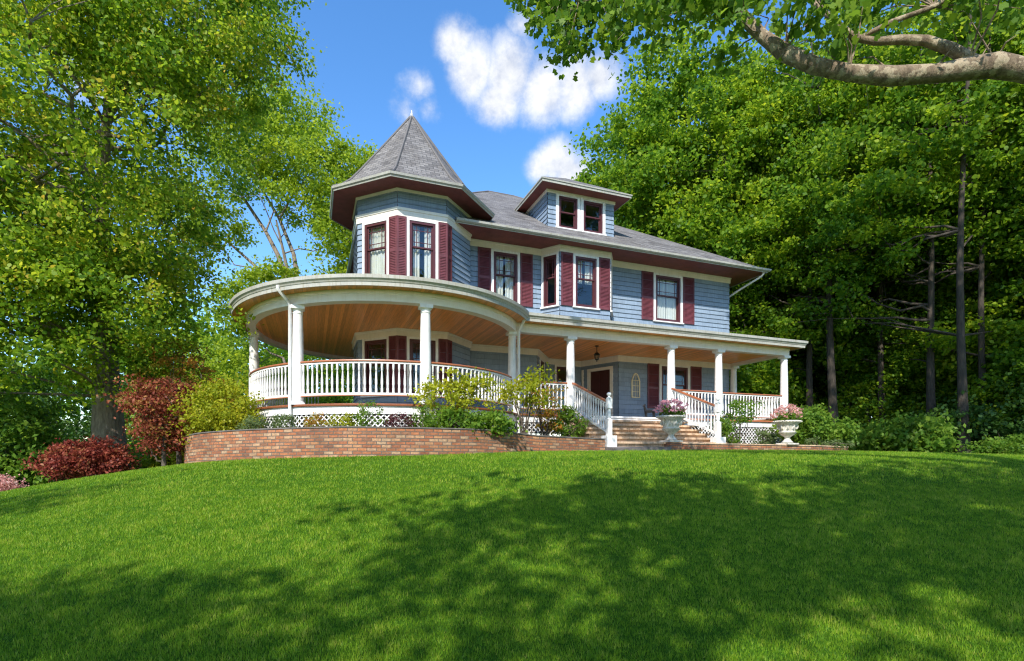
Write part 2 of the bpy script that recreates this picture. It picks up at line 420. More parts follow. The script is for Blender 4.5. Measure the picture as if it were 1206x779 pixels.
def branch_paths(mb, base, top, r0, C, nmain=10, ntwig=80, start=0.3, wob=0.03, seg=8):
    base = np.array(base, float); top = np.array(top, float); H = np.linalg.norm(top-base)
    ts = np.linspace(0, 1, 9)
    ph = rng.uniform(0, 6, 2)
    trunk = [base+(top-base)*t+np.array([math.sin(t*5+ph[0])-math.sin(ph[0]), math.sin(t*4+ph[1])-math.sin(ph[1]), 0])*wob*H*t for t in ts]
    rad = [r0*(1.45 if i == 0 else 1.1 if i == 1 else 1)*(1-0.85*t) for i, t in enumerate(ts)]
    mb.tube(trunk, rad, 12)
    nodes = [(trunk[i], rad[i]) for i in range(2, 9)]
    if C is None or len(C) == 0: return
    far = C[rng.permutation(len(C))]
    mains = far[:nmain]
    for c in mains:
        hz_ = np.linalg.norm(c[:2]-base[:2])
        tt = np.clip((c[2]-base[2]-0.55*hz_)/H, start, 0.9)
        k = tt*8; i = int(k); i = min(i, 7); p0 = trunk[i]*(1-(k-i))+trunk[i+1]*(k-i)
        rr = np.interp(tt, ts, rad)*0.55
        mid = p0*0.5+c*0.5+np.array([0, 0, -0.14*hz_])+rng.normal(0, 0.3, 3)
        pts = [(1-t)**2*p0+2*t*(1-t)*mid+t*t*c+(rng.normal(0, 0.035*hz_+.02, 3) if 0 < t < 1 else 0) for t in np.linspace(0, 1, 8)]
        rs = [rr*(1-0.9*t**.8) for t in np.linspace(0, 1, 8)]
        mb.tube(pts, rs, seg); nodes += [(pts[j], rs[j]) for j in range(1, 8)]
    NP = np.array([n_[0] for n_ in nodes]); NR = np.array([n_[1] for n_ in nodes])
    for c in far[nmain:nmain+ntwig]:
        dd = np.linalg.norm(NP-c, axis=1)+np.clip(NP[:, 2]-c[2], 0, None)
        j = int(dd.argmin()); p0 = NP[j]
        mid = (p0+c)/2+rng.normal(0, 0.2, 3)
        rr = min(NR[j]*0.7, 0.06)
        mb.tube([p0, mid, c], [rr, rr*0.6, 0.008], 5)
def tree(name, label, base, top, r0, ells, leafm, bark, ncl, per, crad, size, cat='tree', group=None, tmpl=T_RHOMB, nmain=10, ntwig=80, start=0.3, shell=0.45, flat=0.6, wob=0.03, extra=None):
    t = thing(name, label, cat, base, 0, group)
    cr, C = foliage('crown', ells, ncl, per, crad, size, leafm, tmpl, t, shell, flat)
    mb = MB(); branch_paths(mb, (0, 0, -0.3), top, r0, C, nmain, ntwig, start, wob)
    if extra: extra(mb)
    mb.build('trunk', bark, t, smooth=True)
    return t
def shrub(name, label, base, ells, leafm, ncl, per, crad, size, cat='shrub', nst=8, tmpl=T_RHOMB, stem=0.018, group=None, shell=0.5, flat=0.7, bark=None):
    t = thing(name, label, cat, base, 0, group)
    fo, C = foliage('foliage', ells, ncl, per, crad, size, leafm, tmpl, t, shell, flat)
    mb = MB()
    for c in C[rng.permutation(len(C))[:nst]]:
        p0 = np.array([rng.normal(0, 0.08), rng.normal(0, 0.08), -0.1])
        mid = p0*0.5+c*0.5+np.array([0, 0, 0.1])+rng.normal(0, 0.05, 3)
        mb.tube([p0, mid, c], [stem, stem*0.7, 0.005], 5)
    mb.build('stem', bark or M['bark'], t, smooth=True)
    return t

# ================================================================== HOUSE
house = thing('house', 'blue Victorian house with round wraparound porch, pointed turret and maroon shutters', 'house', (OX, OY, 0), 0.365)
HF, HB = 1.29, 3.96
WV = 3.02
TC = (-4.83, 3.46); TR = 2.14
def octa(r, k): a = R(22.5+45*k); return (TC[0]+r*math.cos(a), TC[1]+r*math.sin(a))
v157, v202, v247, v292, v337, v22 = [octa(TR, k) for k in (3, 4, 5, 6, 7, 0)]
# porch outline (outer face of the beam)
PC = (-5.42, 2.85)
_pa = np.array([-268, -225, -200, -183, -160, -132, -110, -90, -75, -60, -40.0])
_pr = np.array([5.0, 5.0, 4.86, 4.79, 4.80, 4.87, 4.93, 4.93, 4.84, 4.65, 4.41])
_aa = np.arange(-268, -39, 0.5); _rr = np.interp(_aa, _pa, _pr); _kk = np.hanning(25); _kk /= _kk.sum()
_rr = np.convolve(np.pad(_rr, 12, mode='edge'), _kk, mode='valid')
def PR(a): return float(np.interp(a, _aa, _rr))
def pp(a, o=0):
    r = PR(a)+o; return (PC[0]+r*math.cos(R(a)), PC[1]+r*math.sin(R(a)))
arc = []
for a in np.arange(-268, -39.9, 2.0):
    p = pp(a)
    if p[1] > -0.001 and a > -80: break
    arc.append(p)
pj0, pj1 = arc[-1], pp(a)
t_ = (0-pj0[1])/(pj1[1]-pj0[1]); JU = pj0[0]+(pj1[0]-pj0[0])*t_
arc.append((JU, 0.0))
OUT = arc+[(9.9, 0.0), (9.9, WV+0.02)]

def frame(p0, p1):
    L = math.dist(p0, p1); d = ((p1[0]-p0[0])/L, (p1[1]-p0[1])/L); n = (d[1], -d[0])
    def F(a, o, z): return (p0[0]+d[0]*a+n[0]*o, p0[1]+d[1]*a+n[1]*o, z)
    return F, L
def wall(mb, p0, p1, z0, z1, opens=(), course=0.19):
    F, L = frame(p0, p1)
    zs = list(np.arange(z0, z1, course))+[z1]
    for ra, rb in zip(zs, zs[1:]):
        cuts = sorted({ra, rb}|{z for o in opens for z in (o[2], o[3]) if ra < z < rb})
        for ca, cb in zip(cuts, cuts[1:]):
            oa = 0.034-0.03*(ca-ra)/course; ob = 0.034-0.03*(cb-ra)/course
            iv = [(0, L)]
            for o in opens:
                if o[2] < (ca+cb)/2 < o[3]:
                    nv = []
                    for s, e in iv:
                        if o[1] <= s or o[0] >= e: nv.append((s, e)); continue
                        if o[0] > s: nv.append((s, o[0]))
                        if o[1] < e: nv.append((o[1], e))
                    iv = nv
            for s, e in iv:
                mb.quad([F(s, oa, ca), F(e, oa, ca), F(e, ob, cb), F(s, ob, cb)], [(s+p0[0], ca-z0), (e+p0[0], ca-z0), (e+p0[0], cb-z0), (s+p0[0], cb-z0)])
                if ca == ra: mb.quad([F(s, 0, ca), F(e, 0, ca), F(e, oa, ca), F(s, oa, ca)])
def window(p0, p1, a0, a1, z0, z1, cw=0.10, prairie=True, meet=0.56, label=None, sill=True, plain=False):
    """a0..a1, z0..z1: the opening inside the casing. Returns the hole."""
    F, L = frame(p0, p1)
    mb = MB()
    for s0, s1 in ((a0-cw, a0), (a1, a1+cw)): mb.obox(F, s0, s1, -0.12, 0.052, z0-0.02, z1+0.085)
    mb.obox(F, a0, a1, -0.12, 0.049, z1, z1+0.085)
    if sill: mb.obox(F, a0-cw-0.03, a1+cw+0.03, -0.12, 0.10, z0-0.075, z0-0.022)
    w = mb.build('window', M['white'], house, label=label)
    mb = MB(); fw = 0.085
    zm = z1-(z1-z0)*(1-meet)
    mb.obox(F, a0, a0+fw, -0.11, 0.035, z0, z1); mb.obox(F, a1-fw, a1, -0.11, 0.035, z0, z1)
    mb.obox(F, a0+fw, a1-fw, -0.11, 0.033, z1-fw, z1); mb.obox(F, a0+fw, a1-fw, -0.11, 0.033, z0-0.02, z0+fw*0.8)
    i0, i1 = a0+fw, a1-fw; sw = 0.05
    for (o0, o1, y0, y1) in ((-0.05, -0.015, zm-0.01, z1-fw), (-0.09, -0.055, z0+fw*0.8, zm+0.03)):
        mb.obox(F, i0, i0+sw, o0, o1, y0, y1); mb.obox(F, i1-sw, i1, o0, o1, y0, y1)
        mb.obox(F, i0+sw, i1-sw, o0, o1-0.002, y0, y0+sw); mb.obox(F, i0+sw, i1-sw, o0, o1-0.002, y1-sw, y1)
    if prairie:
        t = 0.011; q = 0.17*min(1, (i1-i0)/0.7)
        for aa in (i0+sw+q*0.7, i1-sw-q*0.7): mb.obox(F, aa-t, aa+t, -0.042, -0.021, zm+0.04, z1-fw-sw)
        for zz in (zm+0.04+q*0.8, z1-fw-sw-q*0.9): mb.obox(F, i0+sw, i1-sw, -0.040, -0.023, zz-t, zz+t)
    mb.build('sash', M['sash'], w)
    mb = MB()
    mb.obox(F, i0+0.01, i1-0.01, -0.036, -0.030, zm, z1-fw-0.01); mb.obox(F, i0+0.01, i1-0.01, -0.076, -0.070, z0+0.05, zm+0.02)
    mb.build('pane', M['glass'], w)
    return (a0-0.015, a1+0.015, z0-0.03, z1+0.015)
def curtain(p0, p1, a0, a1, z0, z1, label, gap=0.25, top=None):
    F, L = frame(p0, p1); mb = MB()
    W = a1-a0; halves = ((a0, a0+W*(0.5-gap/2)), (a1-W*(0.5-gap/2), a1)) if gap > 0 else ((a0, a1),)
    top = top or z1
    for h0, h1 in halves:
        n = 26
        for i in range(n):
            s, e = h0+(h1-h0)*i/n, h0+(h1-h0)*(i+1)/n
            oo = lambda x: -0.15+0.022*math.sin(x*52)+0.012*math.sin(x*23+1)
            mb.quad([F(s, oo(s), z0), F(e, oo(e), z0), F(e, oo(e), top), F(s, oo(s), top)])
            mb.quad([F(s, oo(s)-.004, z0), F(s, oo(s)-.004, top), F(e, oo(e)-.004, top), F(e, oo(e)-.004, z0)])
    o = mb.build('curtain', M['curtain']); o.location = house.location; o.rotation_euler = house.rotation_euler
    tag(o, label, 'curtain', 'curtains behind the upper windows')
def shutter(p0, p1, a0, a1, z0, z1):
    F, L = frame(p0, p1); mb = MB(); st = min(0.055, (a1-a0)*0.2)
    mb.obox(F, a0, a0+st, 0.026, 0.065, z0, z1); mb.obox(F, a1-st, a1, 0.026, 0.065, z0, z1)
    zm = z0+(z1-z0)*0.46
    for y0, y1 in ((z0, z0+0.10), (zm-0.05, zm+0.05), (z1-0.08, z1)): mb.obox(F, a0+st, a1-st, 0.027, 0.062, y0, y1)
    mb.obox(F, a0+st, a1-st, 0.026, 0.029, z0+.1, z1-.08)
    for y0, y1 in ((z0+0.10, zm-0.05), (zm+0.05, z1-0.08)):
        n = int((y1-y0)/0.052)
        for i in range(n):
            zz = y0+(y1-y0)*(i+0.15)/n; h = 0.045
            mb.hexa([F(a0+st, 0.058, zz), F(a1-st, 0.058, zz), F(a1-st, 0.05, zz-0.004), F(a0+st, 0.05, zz-0.004),
                     F(a0+st, 0.040, zz+h), F(a1-st, 0.040, zz+h), F(a1-st, 0.032, zz+h-0.004), F(a0+st, 0.032, zz+h-0.004)])
    mb.build('shutter', M['maroon'], house)

UZ0, UZ1 = 4.75, 7.78       # upper wall, frieze above it
WS, WH = 5.74, 7.69         # upper window sill and head
LS, LH = 1.95, 3.77         # lower windows
FRU = 8.03
# ---- openings, floor by floor
upper = MB(); lower = MB(); tband = MB()
bayL, bay1, bay2, bayR = (0.18, WV), (0.67, 2.33), (2.90, 2.33), (3.39, WV)
B = (9.63, WV)
# turret
for fl, (s, h, mbw, z0, z1) in enumerate(((LS, LH, lower, HF, 3.86), (WS, WH, upper, UZ0, UZ1))):
    hl = window(v202, v247, 0.32, 1.24, s, h, 0.09)
    wall(mbw, v202, v247, z0, z1, [hl]); shutter(v202, v247, 1.335, 1.662, s-0.03, h+0.075)
    hr = window(v247, v292, 0.385, 1.26, s, h, 0.09)
    wall(mbw, v247, v292, z0, z1, [hr]); shutter(v247, v292, -0.022, 0.29, s-0.03, h+0.075); shutter(v247, v292, 1.355, 1.662, s-0.03, h+0.075)
    shutter(v292, v337, -0.022, 0.28, s-0.03, h+0.075)
    wall(mbw, v292, v337, z0, z1); wall(mbw, v157, v202, z0, z1); wall(mbw, octa(TR, 2), v157, z0, z1)
    wall(mbw, v337, (v337[0], WV), z0, z1)
curtain(v202, v247, 0.40, 1.20, WS-.02, WH, 'white sheer curtain in the left-hand turret window upstairs', 0.0)
curtain(v247, v292, 0.46, 1.20, WS-.02, WH, 'parted white sheer curtain in the middle turret window upstairs', 0.22)
# main upper wall
J = (v337[0], WV)
h1 = window(J, bayL, 1.05, 2.03, WS, WH); off = -J[0]
wall(upper, J, bayL, UZ0, UZ1, [h1]); shutter(J, bayL, 0.42, 0.93, WS-.03, WH+.075); shutter(J, bayL, 2.15, 2.66, WS-.03, WH+.075)
curtain(J, bayL, 1.1, 1.98, WS-.02, WH, 'pleated white curtain in the upstairs window between turret and bay', 0.1)
Lb = math.dist(bayL, bay1)
hb = window(bayL, bay1, 0.14, Lb-0.12, WS, WH, 0.09, True); wall(upper, bayL, bay1, UZ0, UZ1, [hb])
hb = window(bay1, bay2, 0.66, 1.60, WS, WH, 0.10); wall(upper, bay1, bay2, UZ0, UZ1, [hb])
shutter(bay1, bay2, 0.04, 0.55, WS-.03, WH+.075); shutter(bay1, bay2, 1.71, 2.20, WS-.03, WH+.075)
curtain(bay1, bay2, 0.7, 1.55, 6.70, WH, 'white curtain in the upper sash of the bay front window', 0.15)
hb = window(bay2, bayR, 0.12, Lb-0.14, WS, WH, 0.09, True); wall(upper, bay2, bayR, UZ0, UZ1, [hb])
h1 = window(bayR, B, 5.58-3.39, 6.88-3.39, WS, WH, 0.12)
wall(upper, bayR, B, UZ0, UZ1, [h1]); shutter(bayR, B, 4.86-3.39, 5.45-3.39, WS-.03, WH+.075); shutter(bayR, B, 7.02-3.39, 7.62-3.39, WS-.03, WH+.075)
curtain(bayR, B, 5.66-3.39, 6.8-3.39, WS-.02, WH, 'gathered white curtain in the upstairs window nearest the trees', 0.06)
wall(upper, B, (9.63, 16), UZ0, UZ1); wall(upper, (-5.6, 16), (-5.6, 5.0), UZ0, UZ1); wall(upper, (9.63, 16), (-5.6, 16), UZ0, UZ1)
# lower walls with the entrance recess
r0_, r1_, r2_, r3_ = (0.0, WV), (1.22, 4.70), (2.95, 4.85), (3.73, WV)
wall(lower, J, r0_, HF, 3.86)
La = math.dist(r0_, r1_)
hh = window(r0_, r1_, 0.55, 1.25, LS, LH, 0.09); wall(lower, r0_, r1_, HF, 3.86, [hh])
hh = window(r1_, r2_, 0.45, 1.15, LS, LH, 0.09, False); wall(lower, r1_, r2_, HF, 3.86, [hh])
Ld = math.dist(r2_, r3_)
wall(lower, r2_, r3_, HF, 3.86, [(0.50, 1.62, HF-0.1, 3.60)])
F, _ = frame(r2_, r3_)
mb = MB()
mb.obox(F, 0.40, 0.52, -0.12, 0.06, HF, 3.68); mb.obox(F, 1.60, 1.74, -0.12, 0.06, HF, 3.68); mb.obox(F, 0.52, 1.60, -0.12, 0.058, 3.56, 3.68)
mb.obox(F, 0.08, 0.18, -0.02, 0.05, HF, 3.68)
dfr = mb.build('door_frame', M['trim'], house)
mb = MB(); mb.obox(F, 0.525, 1.595, -0.09, -0.03, HF+0.02, 3.555)
for (x0, x1, y0, y1) in ((0.62, 1.0, 1.5, 2.2), (1.12, 1.5, 1.5, 2.2), (0.62, 1.0, 2.35, 3.4), (1.12, 1.5, 2.35, 3.4)):
    mb.obox(F, x0, x1, -0.03, -0.012, y0, y1)
dr = mb.build('door', M['door'], house)
mb = MB(); mb.lathe([(0.0, -.03), (.03, -.02), (.03, .02), (0, .03)], F(0.60, 0.02, HF+1.0), 10); mb.build('handle', M['gold'], dr)
hh = window(r3_, B, 5.88-3.73, 7.28-3.73, LS, LH, 0.12); wall(lower, r3_, B, HF, 3.86, [hh])
shutter(r3_, B, 5.16-3.73, 5.74-3.73, LS-.03, LH+.075); shutter(r3_, B, 7.44-3.73, 8.02-3.73, LS-.03, LH+.075)
wall(lower, B, (9.63, 16), HF, UZ0); wall(lower, (-5.6, 16), (-5.6, 5.0), HF, UZ0); wall(lower, (9.63, 16), (-5.6, 16), HF, UZ0)
F9, _ = frame(r3_, B)
# gap between porch ceiling and upper wall, turret band
octp = [octa(TR, k) for k in (2, 3, 4, 5, 6, 7, 0)]
for a, b2 in zip(octp, octp[1:]): wall(tband, a, b2, FRU+0.03, 8.66, (), 0.16)
upper.build('upper_wall', M['siding'], house); lower.build('lower_wall', M['siding'], house); tband.build('turret_wall', M['siding'], house)
# friezes
mb = MB(); upath = octp[:6]+[J, bayL, bay1, bay2, bayR, B, (9.63, 16), (-5.6, 16), (-5.6, 5.2)]
mb.sweep(upath, [(-0.05, UZ1), (0.045, UZ1), (0.05, 7.96), (0.075, 7.97), (0.08, 8.025), (-0.05, 8.025)])
mb.build('frieze', M['trim'], house)
mb = MB(); mb.sweep(octp[:6]+[J], [(0.0, 8.027), (0.085, 8.027), (0.085, 8.05), (0.0, 8.07)]); mb.sweep(octp, [(-.03, 8.59), (0.05, 8.59), (0.07, 8.672), (-.03, 8.672)])
mb.build('turret_trim', M['trim'], house)
mb = MB(); mb.sweep(octp[:6]+[J, r0_, r1_, r2_, r3_, B, (9.63, 5)], [(-0.05, 3.84), (0.06, 3.84), (0.065, 4.02), (0.09, 4.03), (0.10, 4.085), (-0.05, 4.085)])
mb.build('porch_frieze', M['trim'], house)
# soffit, gutter, roof of the main block
EV, EU1, EU0, EB = 1.75, 10.6, -6.7, 19.15
epoly = [(-4.0, EV), (EU1, EV), (EU1, EB), (EU0, EB), (EU0, 4.7), (-5.0, 4.2)]
mb = MB(); mb.prism(epoly, 8.028, 8.05); mb.build('soffit', M['soffit'], house)
gpath = [(-3.6, EV), (EU1, EV), (EU1, EB), (EU0, EB), (EU0, 5.1)]
mb = MB(); mb.sweep(gpath, [(0.0, 7.985), (0.02, 7.985), (0.02, 8.02), (0.06, 8.02), (0.11, 8.06), (0.12, 8.13), (0.10, 8.13), (0.04, 8.07), (0.0, 8.07)])
mb.build('gutter', M['gutter'], house)
AL, AR, AV, AH = (0.45, 10.45), (1.9, 10.45), 10.45, 13.85
PH = 8.08
def roofpoly(mb, pts, e0, e1):
    """uv: along the eave e0->e1 and up the slope"""
    e0, e1 = Vector(e0), Vector(e1); d = (e1-e0).normalized()
    uv = []
    for p in pts:
        q = Vector(p)-e0; s = q.dot(d); uv.append((s+e0.x*0.37, (q-d*s).length))
    mb.quad(pts, uv)
mb = MB()
kf = (AH-PH)/(AV-EV)
hipL = lambda t: (EU0+(AL[0]-EU0)*t, EV+(AV-EV)*t, PH+(AH-PH)*t)
tt = 0.27
roofpoly(mb, [(-3.9, EV-.02, PH), (EU1+.02, EV-.02, PH), (*AR, AH), (*AL, AH), hipL(tt)], (-3.9, EV, PH), (EU1, EV, PH))
roofpoly(mb, [(EU1+.02, EV-.02, PH), (EU1+.02, EB, PH), (*AR, AH)], (EU1, EV, PH), (EU1, EB, PH))
roofpoly(mb, [(EU1, EB, PH), (EU0, EB, PH), (*AL, AH), (*AR, AH)], (EU1, EB, PH), (EU0, EB, PH))
roofpoly(mb, [(EU0-.02, EB, PH), (EU0-.02, 4.6, PH), hipL(tt), (*AL, AH)], (EU0, EB, PH), (EU0, 4.6, PH))
roof = mb.build('roof', M['shingle'], house)
mb = MB()
for a, b2 in (((EU1, EV, PH), (*AR, AH)), ((*AL, AH), (*AR, AH)), (hipL(tt), (*AL, AH)), ((EU1, EB, PH), (*AR, AH))):
    mb.tube([a, tuple((x+y)/2 for x, y in zip(a, b2)), b2], 0.05, 6)
mb.build('hip_cap', M['shingle'], roof)
# turret roof
mb = MB(); prof = [(3.03, 8.77), (2.72, 8.93), (2.40, 9.22), (2.05, 9.66), (1.0, 11.07), (0.06, 12.36)]
for (ra, za), (rb, zb) in zip(prof, prof[1:]):
    for k in range(8):
        a0, a1, b1, b0 = octa(ra, k), octa(ra, k+1), octa(rb, k+1), octa(rb, k)
        wA, wB = math.dist(a0, a1), math.dist(b0, b1)
        s0, s1 = 3.1-ra, 3.1-rb
        s0 *= 1.65; s1 *= 1.65
        mb.quad([(*a0, za), (*a1, za), (*b1, zb), (*b0, zb)], [(-wA/2+k*7, s0), (wA/2+k*7, s0), (wB/2+k*7, s1), (-wB/2+k*7, s1)])
troof = mb.build('turret_roof', M['shingle'], house)
mb = MB()
for k in range(8): mb.tube([(*octa(r, k), z+0.01) for r, z in prof], 0.045, 6)
mb.build('hip_cap', M['shingle'], troof)
mb = MB(); mb.lathe([(0.10, 12.30), (0.10, 12.38), (0.04, 12.42), (0.05, 12.5), (0.02, 12.53), (0.015, 12.62), (0, 12.65)], (*TC, 0), 10)
mb.build('finial', M['white'], troof, smooth=True)
mb = MB(); ring = [octa(3.0, k) for k in range(8)]; mb.prism(ring, 8.674, 8.70); mb.build('turret_soffit', M['soffit'], house)
mb = MB(); op = [octa(2.98, k) for k in range(8)]; op.append(op[0])
mb.sweep(op, [(0.0, 8.63), (0.02, 8.63), (0.03, 8.67), (0.07, 8.70), (0.085, 8.77), (0.06, 8.775), (0.0, 8.76)], cap=False)
mb.build('turret_gutter', M['gutter'], house)
# dormer
d0, d1 = (0.71, 3.55), (3.83, 3.55)
DZ0, DZ1 = 9.02, 10.66
mb = MB()
ha = window(d0, d1, 0.50, 1.36, 9.30, 10.58, 0.13, False, 0.5); hb = window(d0, d1, 1.64, 2.56, 9.30, 10.58, 0.13, False, 0.5)
wall(mb, d0, d1, DZ0, DZ1, [ha, hb])
wall(mb, (0.71, 6.2), d0, DZ0, DZ1); wall(mb, d1, (3.83, 6.2), DZ0, DZ1)
dorm = mb.build('dormer', M['siding'], house)
mb = MB(); mb.sweep([(0.71, 6.3), d0, d1, (3.83, 6.3)], [(-.03, DZ1-.02), (0.05, DZ1-.02), (0.06, 10.76), (-.03, 10.76)]); mb.build('dormer_frieze', M['trim'], dorm)
du0, du1, dv0 = 0.24, 4.30, 2.98
mb = MB(); mb.prism([(du0, dv0), (du1, dv0), (du1, 6.4), (du0, 6.4)], 10.762, 10.785); mb.build('dormer_soffit', M['soffit'], dorm)
mb = MB(); mb.sweep([(du0, 6.3), (du0, dv0), (du1, dv0), (du1, 6.3)], [(0.0, 10.745), (0.025, 10.745), (0.03, 10.83), (0.06, 10.84), (0.065, 10.885), (0.0, 10.88)]); mb.build('dormer_fascia', M['gutter'], dorm)
mb = MB(); uc = (du0+du1)/2; ap = (uc, dv0+2.03, 12.22); bk = (uc, 8.6, 12.22); z = 10.885
roofpoly(mb, [(du0-.06, dv0-.06, z), (du1+.06, dv0-.06, z), ap], (du0, dv0, z), (du1, dv0, z))
roofpoly(mb, [(du1+.06, dv0-.06, z), (du1+.06, 6.6, z), bk, ap], (du1, dv0, z), (du1, 6.6, z))
roofpoly(mb, [(du0-.06, 6.6, z), (du0-.06, dv0-.06, z), ap, bk], (du0, 6.6, z), (du0, dv0, z))
mb.build('dormer_roof', M['shingle'], dorm)
# chimney-less. downspout at the right end of the main eave
mb = MB(); mb.tube([(EU1-.15, EV+.05, 8.0), (EU1-.2, EV+.15, 7.85), (9.95, WV-.2, 7.42), (9.72, WV+.75, 7.05), (9.71, WV+.85, 6.8), (9.71, WV+.85, 4.9)], 0.045, 8); mb.build('downspout', M['white'], house, True)

# ---- porch
inner = [(9.9, WV+0.02), (3.73, WV+.02), (2.95, 4.87), (1.22, 4.72), (0, WV+.02), (-2.9, WV+.02), (-4.8, 3.5), (-5.5, 5.0)]
def poly_off(o): return offset(OUT, o)
mb = MB(); mb.prism(poly_off(-0.03)[:-1]+[(9.87, WV)]+inner[1:], HF-0.06, HF); mb.build('porch_floor', M['deck'], house)
mb = MB(); mb.prism(poly_off(-0.15)[:-1]+[(9.75, WV)]+inner[1:], 4.09, 4.12); mb.build('porch_ceiling', M['ceiling'], house)
mb = MB(); mb.sweep(OUT, [(-0.27, HB), (0.0, HB), (0.0, 4.15), (0.012, 4.155), (0.02, 4.255), (-0.27, 4.255)]); mb.build('porch_beam', M['trim'], house)
mb = MB(); mb.sweep(OUT, [(-0.05, 4.258), (0.39, 4.258), (0.39, 4.275), (-0.05, 4.275)]); mb.build('porch_soffit', M['ceiling'], house)
mb = MB(); mb.sweep(OUT, [(0.375, 4.235), (0.40, 4.235), (0.405, 4.33), (0.42, 4.335), (0.435, 4.37), (0.475, 4.41), (0.48, 4.50), (0.46, 4.50), (0.44, 4.44), (0.375, 4.42)])
pg = mb.build('porch_gutter', M['gutter'], house)
mb = MB(); eo = poly_off(0.45)
na = len(arc)
for i in range(len(OUT)-1):
    a, b2 = eo[i], eo[i+1]
    if i < na-1:
        def inn(p):
            an = math.atan2(p[1]-3.6, p[0]+4.6); return (-4.6+1.2*math.cos(an), 3.6+1.2*math.sin(an))
        ia, ib = inn(a), inn(b2)
        mb.quad([(*a, 4.50), (*b2, 4.50), (*ib, 5.62), (*ia, 5.62)], [(i*.17, 0), (i*.17+.17, 0), (i*.17+.17, 4.2), (i*.17, 4.2)])
    elif i == na-1:
        mb.quad([(*a, 4.50), (*b2, 4.50), (9.2, 3.5, 5.60), (-2.5, 3.5, 5.60)], [(a[0], 0), (b2[0], 0), (9.2, 4), (-2.5, 4)])
        ia = (-4.6+1.2, 3.0); mb.quad([(*a, 4.50), (-2.5, 3.5, 5.60), (-4.0, 3.6, 5.62)])
    else:
        mb.quad([(*a, 4.50), (*b2, 4.50), (9.2, 3.5, 5.60)], [(0, 0), (3.4, 0), (3.4, 2)])
mb.build('porch_roof', M['shingle'], house)
# columns
CL = offset(OUT, -0.135)
cpos = [pp(-186, -.135), pp(-132.6, -.135), pp(-90, -.135), (JU-0.09, 0.14), (0.0, 0.135), (4.17, 0.135), (6.39, 0.135), (9.765, 0.135), (9.765, WV-0.14)]
first = None
for c in cpos:
    if first is None:
        mb = MB(); mb.lathe([(0.152, 0.09), (0.154, 0.6), (0.150, 1.2), (0.142, 1.8), (0.127, 2.45), (0.14, 2.455), (0.14, 2.485), (0.127, 2.49), (0.127, 2.53)], (0, 0, HF), 20)
        first = mb.build('column', M['white'], house, True); first.location = (*c, 0)
        mb = MB(); mb.lathe([(0.127, 2.53), (0.155, 2.555), (0.168, 2.575)], (0, 0, HF), 20); mb.box(-.172, .172, -.172, .172, HF+2.575, HB); mb.build('capital', M['white'], first)
        mb = MB(); mb.box(-.175, .175, -.175, .175, HF, HF+.05); mb.lathe([(0.17, .05), (0.178, .065), (0.17, .08), (0.162, .09), (0.154, .1)], (0, 0, HF), 20); mb.build('plinth', M['white'], first)
    else:
        k = first.copy(); col.objects.link(k); k.location = (*c, 0)
        for ch in first.children:
            g = ch.copy(); col.objects.link(g); g.parent = k
# downspouts on the porch
def down(p_g, p_c, z_end):
    mb = MB(); mb.tube([(*p_g, 4.36), (*p_g, 4.28), (p_g[0]*.25+p_c[0]*.75, p_g[1]*.25+p_c[1]*.75, 4.06), (*p_c, 3.95), (*p_c, z_end)], 0.048, 8); mb.build('downspout', M['white'], house, True)
a = -133.9; down(pp(a, .44), pp(a+.2, 0.05), 0.55)
down((JU+0.12, -.42), (JU+0.06, -0.05), 0.5)
# rails
def sub_path(u0, u1):  # straight front run
    return [(u0, 0.135), (u1, 0.135)]
def arc_path(a0, a1): return [pp(a, -.135) for a in np.arange(a0, a1+.01, 2)]
balu = []
def resample(path, step, margin):
    d = [0]
    for a, b2 in zip(path, path[1:]): d.append(d[-1]+math.dist(a, b2))
    n = max(1, round((d[-1]-2*margin)/step)); out = []
    for i in range(n+1):
        s = margin+(d[-1]-2*margin)*i/n
        out.append((float(np.interp(s, d, [p[0] for p in path])), float(np.interp(s, d, [p[1] for p in path]))))
    return out
def railing(path, step=0.15, dz=0.0):
    mb = MB(); mb.sweep(path, [(-.035, 1.53), (.035, 1.53), (.035, 1.585), (-.035, 1.585)])
    r = mb.build('railing', M['white'], house)
    mb = MB(); mb.sweep(path, [(-.035, 1.505), (.04, 1.505), (.04, 1.528), (-.035, 1.528)]); mb.build('bottom_trim', M['rail'], r); mb = MB(); mb.sweep(path, [(-.045, 2.40), (.045, 2.40), (.055, 2.425), (.045, 2.455), (-.045, 2.455), (-.055, 2.425)]); mb.build('handrail', M['rail'], r)
    mb = MB(); mb.sweep(path, [(-.03, 2.355), (.03, 2.355), (.03, 2.398), (-.03, 2.398)]); mb.build('top_rail', M['white'], r)
    for p in resample(path, step, 0.20): balu.append((r, (p[0], p[1], 1.585)))
    for o_ in (r, *r.children): o_.location = (0, 0, 0)
    r.location.z = dz
    return r
railing(arc_path(-186, -132.6)); railing(arc_path(-132.6, -90)); railing(arc_path(-90, -44)); railing(arc_path(-240, -186))
railing(sub_path(JU, 0), dz=-.05); railing(sub_path(4.17, 6.39), dz=-.08); railing(sub_path(6.39, 9.765), dz=-.1); railing([(9.765, 0.135), (9.765, WV-.14)], dz=-.1)
